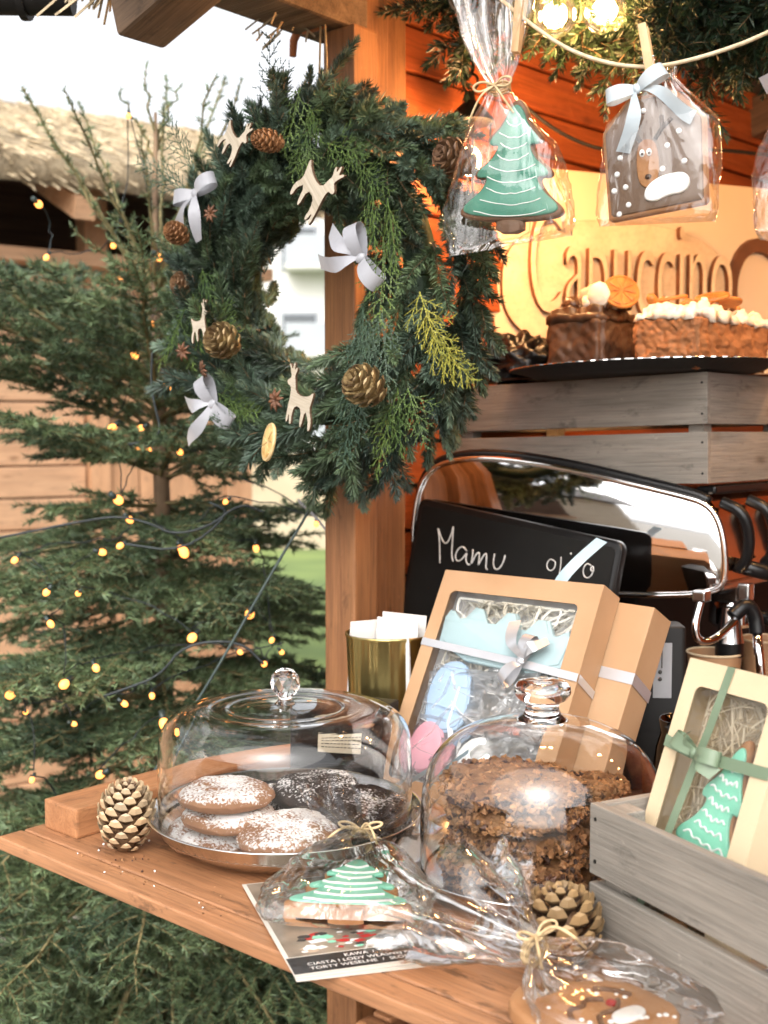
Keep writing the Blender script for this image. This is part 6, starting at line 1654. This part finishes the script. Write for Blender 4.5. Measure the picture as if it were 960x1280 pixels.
# ------------------------------------------------------------------ hanging biscuits on the string
mb = MB(); line = chaikin([(-0.92, 1.12, 2.05), (-0.82, 1.105, 1.945), (-0.762, 1.10, 1.893), (-0.70, 1.10, 1.845), (-0.625, 1.10, 1.815), (-0.56, 1.10, 1.812), (-0.48, 1.10, 1.822), (-0.30, 1.10, 1.88), (0.2, 1.05, 2.1), (0.5, 1.0, 2.25)], 3, False)
mb.tube(line, 0.0021, 8)
tag(mb.build('hanging_string', 'twinepale', smooth=True), 'pale string across the stall front holding the bagged biscuits', 'string')
def clothespin(label, loc, rot):
    c = thing('clothespin', label, 'clothespin', loc, rot)
    for sg in (-1, 1):
        mb = MB(); mb.prism([(-0.004, -0.032), (0.004, -0.032), (0.0045, 0.0), (0.004, 0.034), (-0.004, 0.034), (-0.0045, 0.0)], -0.0035, 0.0035, 0.0006)
        mb.build('prong', 'clothespin', c, (0, sg * 0.0048, 0), (R(90) + sg * R(-5), 0, 0), auto=40)
    mb = MB(); mb.tube([(-0.006, -0.006 + 0.0001 * k, 0.003 * math.cos(k)) for k in range(2)] + [(0.006, -0.006, 0), (0.006, 0.006, 0), (-0.006, 0.006, 0)], 0.0009, 5); mb.build('spring', 'steel', c)
    return c
clothespin('wooden clothespin holding the green tree biscuit bag', (-0.770, 1.098, 1.893), (0, R(6), R(20)))
clothespin('wooden clothespin holding the brown tag biscuit bag', (-0.612, 1.098, 1.822), (0, R(-10), R(20)))
HR = R(14)
def hang(c, x, y, z): return Vector(c) + Matrix.Rotation(HR, 3, 'Z') @ Vector((x, y, z))
tc = Vector((-0.778, 1.10, 1.684))
tree_biscuit('green iced tree biscuit with dark trunk hanging in a bag from the string', tc, (Matrix.Rotation(HR, 3, 'Z') @ Matrix.Rotation(R(90), 3, 'X') @ Matrix.Rotation(R(-4), 3, 'Z')).to_euler(), 0.121, 0.128, 'teal', 9, 'gingerdark', 0.010, False, 18, 0.0006, True)
def hrot(tilt=0): return (Matrix.Rotation(HR, 3, 'Z') @ Matrix.Rotation(R(90), 3, 'X') @ Matrix.Rotation(R(90 + tilt), 3, 'Z')).to_euler()
bag('clear gathered bag round the hanging green tree biscuit', hang(tc, 0.0, -0.005, -0.030), hrot(5), [(0, 0.070, 0.001), (0.010, 0.072, 0.010), (0.05, 0.072, 0.017), (0.10, 0.056, 0.020), (0.145, 0.028, 0.017), (0.168, 0.011, 0.011), (0.178, 0.010, 0.010), (0.195, 0.020, 0.014), (0.235, 0.034, 0.016), (0.275, 0.040, 0.018)], seed=2, neck=0.172, fm='cellosmooth')
tgc = Vector((-0.603, 1.10, 1.728))
tb = thing('tag_biscuit', 'brown tag shaped biscuit with reindeer face and white dots hanging in a bag', 'biscuit', tgc, (Matrix.Rotation(HR, 3, 'Z') @ Matrix.Rotation(R(90), 3, 'X') @ Matrix.Rotation(R(4), 3, 'Z')).to_euler())
outl = [(-0.050, -0.062), (0.050, -0.058), (0.052, 0.028), (0.024, 0.058), (-0.024, 0.058), (-0.052, 0.028)]
outl = chaikin([lerp(outl[i], outl[(i + 1) % 6], t) for i in range(6) for t in (0.0, 0.12, 0.88)], 1)
mb = MB(); mb.prism(outl, 0, 0.009, 0.003); mb.build('biscuit', 'ginger', tb, auto=50)
mb = MB(); mb.prism([(a * 0.93, b * 0.93) for a, b in outl], 0.0082, 0.0108, 0.0014); mb.build('icing', 'brownicing', tb, auto=60)
mb = MB()
for x, y in [(-0.008, 0.042), (0.020, 0.046), (0.028, 0.038), (-0.034, 0.0), (0.026, 0.016), (0.014, 0.004), (0.030, -0.014), (0.008, -0.018), (0.028, -0.032), (-0.038, -0.016), (-0.030, -0.030), (-0.042, -0.032), (-0.038, -0.056), (-0.028, -0.048), (-0.016, 0.026), (0.034, 0.03)]:
    mb.sphere((x, y, 0.0108), 0.0030, 10, 6, sc=(1, 1, 0.5))
mb.build('sugar_dots', 'icing', tb, smooth=True)
mb = MB(); mb.prism(chaikin([(-0.016, -0.032), (-0.002, -0.036), (0.006, -0.02), (0.004, 0.008), (-0.004, 0.014), (-0.014, 0.012), (-0.018, -0.006)], 2), 0.0105, 0.0130, 0.001); mb.build('reindeer_face', 'ginger', tb, auto=50)
mb = MB()
for dx in (-0.011, -0.004): mb.sphere((dx, 0.0, 0.013), 0.0034, 10, 8, sc=(0.8, 1.2, 0.5))
mb.build('eye', 'icing', tb, smooth=True)
mb = MB()
for dx in (-0.011, -0.004): mb.sphere((dx + 0.0006, -0.001, 0.0146), 0.0016, 8, 6, sc=(1, 1, 0.5))
mb.sphere((-0.006, -0.024, 0.0135), 0.0034, 10, 8, sc=(1, 0.8, 0.5))
for p in ([(-0.012, 0.012), (-0.020, 0.024), (-0.018, 0.034)], [(0.002, 0.012), (0.010, 0.022), (0.010, 0.034)], [(0.010, 0.022), (0.020, 0.030)], [(-0.020, 0.024), (-0.028, 0.028)]):
    mb.tube([(a, b, 0.0115) for a, b in p], 0.0022, 6)
mb.build('dark_piping', 'choc', tb, smooth=True)
mb = MB(); mb.prism(chaikin([(-0.012, -0.046), (0.0, -0.050), (0.012, -0.045), (0.030, -0.045), (0.036, -0.034), (0.030, -0.024), (0.014, -0.024), (0.002, -0.026), (-0.010, -0.034)], 2), 0.0105, 0.0140, 0.0018); mb.build('white_cloud', 'icing', tb, auto=60)
bag('clear bag round the hanging brown tag biscuit', hang(tgc, 0.002, -0.005, -0.070), hrot(-2), [(0, 0.058, 0.001), (0.008, 0.060, 0.010), (0.06, 0.060, 0.014), (0.10, 0.056, 0.014), (0.13, 0.024, 0.012), (0.142, 0.012, 0.009), (0.150, 0.012, 0.007)], seed=3, neck=0.146, tie=False, crease=0.07, fm='cellosmooth')
bt_ = bow(None, hang(tgc, -0.016, -0.012, 0.062), (0, R(-20), HR), 0.78, 'satinwhite', tails=((-0.55, 1.3), (0.75, 1.5)), name='satin_bow')
tag(bt_, 'pale blue satin bow tied on the brown tag biscuit bag', 'bow')
t3 = Vector((-0.436, 1.10, 1.690))
rb = thing('round_biscuit', 'round dark green biscuit with pink top hanging at the string end', 'biscuit', t3, (Matrix.Rotation(HR, 3, 'Z') @ Matrix.Rotation(R(90), 3, 'X')).to_euler())
oc = [(0.040 * math.cos(2 * PI * i / 40), 0.040 * math.sin(2 * PI * i / 40)) for i in range(40)]
mb = MB(); mb.prism(oc, 0, 0.009, 0.003); mb.build('biscuit', 'gingerdark', rb, auto=50)
mb = MB(); mb.prism([(a * 0.93, b * 0.93) for a, b in oc], 0.0082, 0.0108, 0.0014); mb.build('icing', 'darkgreen', rb, auto=60)
mb = MB(); mb.tube(chaikin([(-0.032, 0.004, 0.0112), (-0.015, -0.004, 0.0112), (0.0, 0.004, 0.0112), (0.016, -0.004, 0.0112), (0.032, 0.004, 0.0112)], 2, False), 0.0022, 6); mb.build('piping', 'icing', rb, smooth=True)
mb = MB(); mb.prism(chaikin([(-0.02, 0.048), (0.02, 0.048), (0.024, 0.068), (0.0, 0.082), (-0.024, 0.068)], 2), 0, 0.010, 0.003); mb.build('pink_top', 'pink', rb, auto=50)
bag('clear bag round the round green biscuit at the string end', t3 + Vector((0.002, -0.006, -0.062)), hrot(0), [(0, 0.050, 0.001), (0.01, 0.056, 0.012), (0.06, 0.058, 0.017), (0.11, 0.044, 0.016), (0.142, 0.014, 0.011), (0.150, 0.011, 0.009), (0.17, 0.028, 0.014), (0.195, 0.038, 0.016)], seed=6, neck=0.148, fm='cellosmooth')
bt_ = bow(None, t3 + Vector((-0.006, -0.016, 0.094)), (0, R(30), HR), 0.9, 'satin', tails=((-0.6, 0.8), (0.4, 0.9)), name='satin_bow')
tag(bt_, 'pale satin bow on the round green biscuit bag', 'bow')
clothespin('wooden clothespin holding the round green biscuit bag', (-0.436, 1.098, 1.836), (0, R(3), R(20)))

# cord from the wreath down to the tree, and a pale strap behind it
mb = MB(); mb.tube(chaikin([(-1.205, 1.243, 1.42), (-1.212, 1.238, 1.36), (-1.255, 1.185, 1.25), (-1.32, 1.13, 1.10), (-1.40, 1.06, 0.93), (-1.42, 1.05, 0.88)], 2, False), 0.0021, 6)
tag(mb.build('guy_cord', 'cordgreen', smooth=True), 'thin dark green cord slanting from the wreath down past the glass dome', 'cord')
mb = MB(); pth = chaikin([(-1.44, 1.42, 1.335), (-1.41, 1.43, 1.31), (-1.36, 1.425, 1.27), (-1.30, 1.42, 1.235), (-1.262, 1.41, 1.225)], 2, False); mb.ribbon(pth, 0.008, (0.1, -0.3, 1))
tag(mb.build('pale_strap', 'satin', smooth=True), 'pale strap tied low between spruce branches and stall post', 'strap')

# crumbs and spilt sugar on the counter boards
mb = MB(); rd = random.Random(44)
for k in range(260):
    x, y = rd.choice(((-0.93, 0.78), (-0.80, 0.85), (-0.70, 0.86), (-1.0, 0.75))); x += rd.gauss(0, 0.07); y += rd.gauss(0, 0.035)
    if y < 0.71 or x < -1.10 or math.hypot(x + 0.934, y - 0.9) < 0.15 or math.hypot(x + 0.66, y - 0.99) < 0.15: continue
    chunk(mb, Vector((x, y, 1.001)), rd.uniform(0.0006, 0.0019), rd, rd.choice((0, 0, 1, 2)))
tag(mb.build('crumbs', ['oat', 'oatdark', 'icing']), kind='stuff')

# repeats share a group
GROUPS = {'oat_cake': 'oat cakes under the rounded dome', 'sugared_biscuit': 'sugared biscuits on the steel plate', 'clothespin': 'clothespins on the hanging string', 'pine_cone': 'pine cones on the counter',
          'paper_napkin': 'napkins in the gold tin', 'leaflet': 'leaflets on the counter edge', 'cellophane_bag': 'clear bags round the biscuits', 'tree_biscuit': 'iced tree biscuits', 'slatted_crate': 'grey slatted crates',
          'glass_dome': 'glass cake domes', 'serving_plate': 'steel plates under the domes', 'paper_cup': 'paper cups at the coffee machine', 'satin_bow': 'bows on the hanging bags', 'market_hut': 'market huts'}
for o in list(scene.objects):
    if o.parent is None and o.name.split('.')[0] in GROUPS: o['group'] = GROUPS[o.name.split('.')[0]]
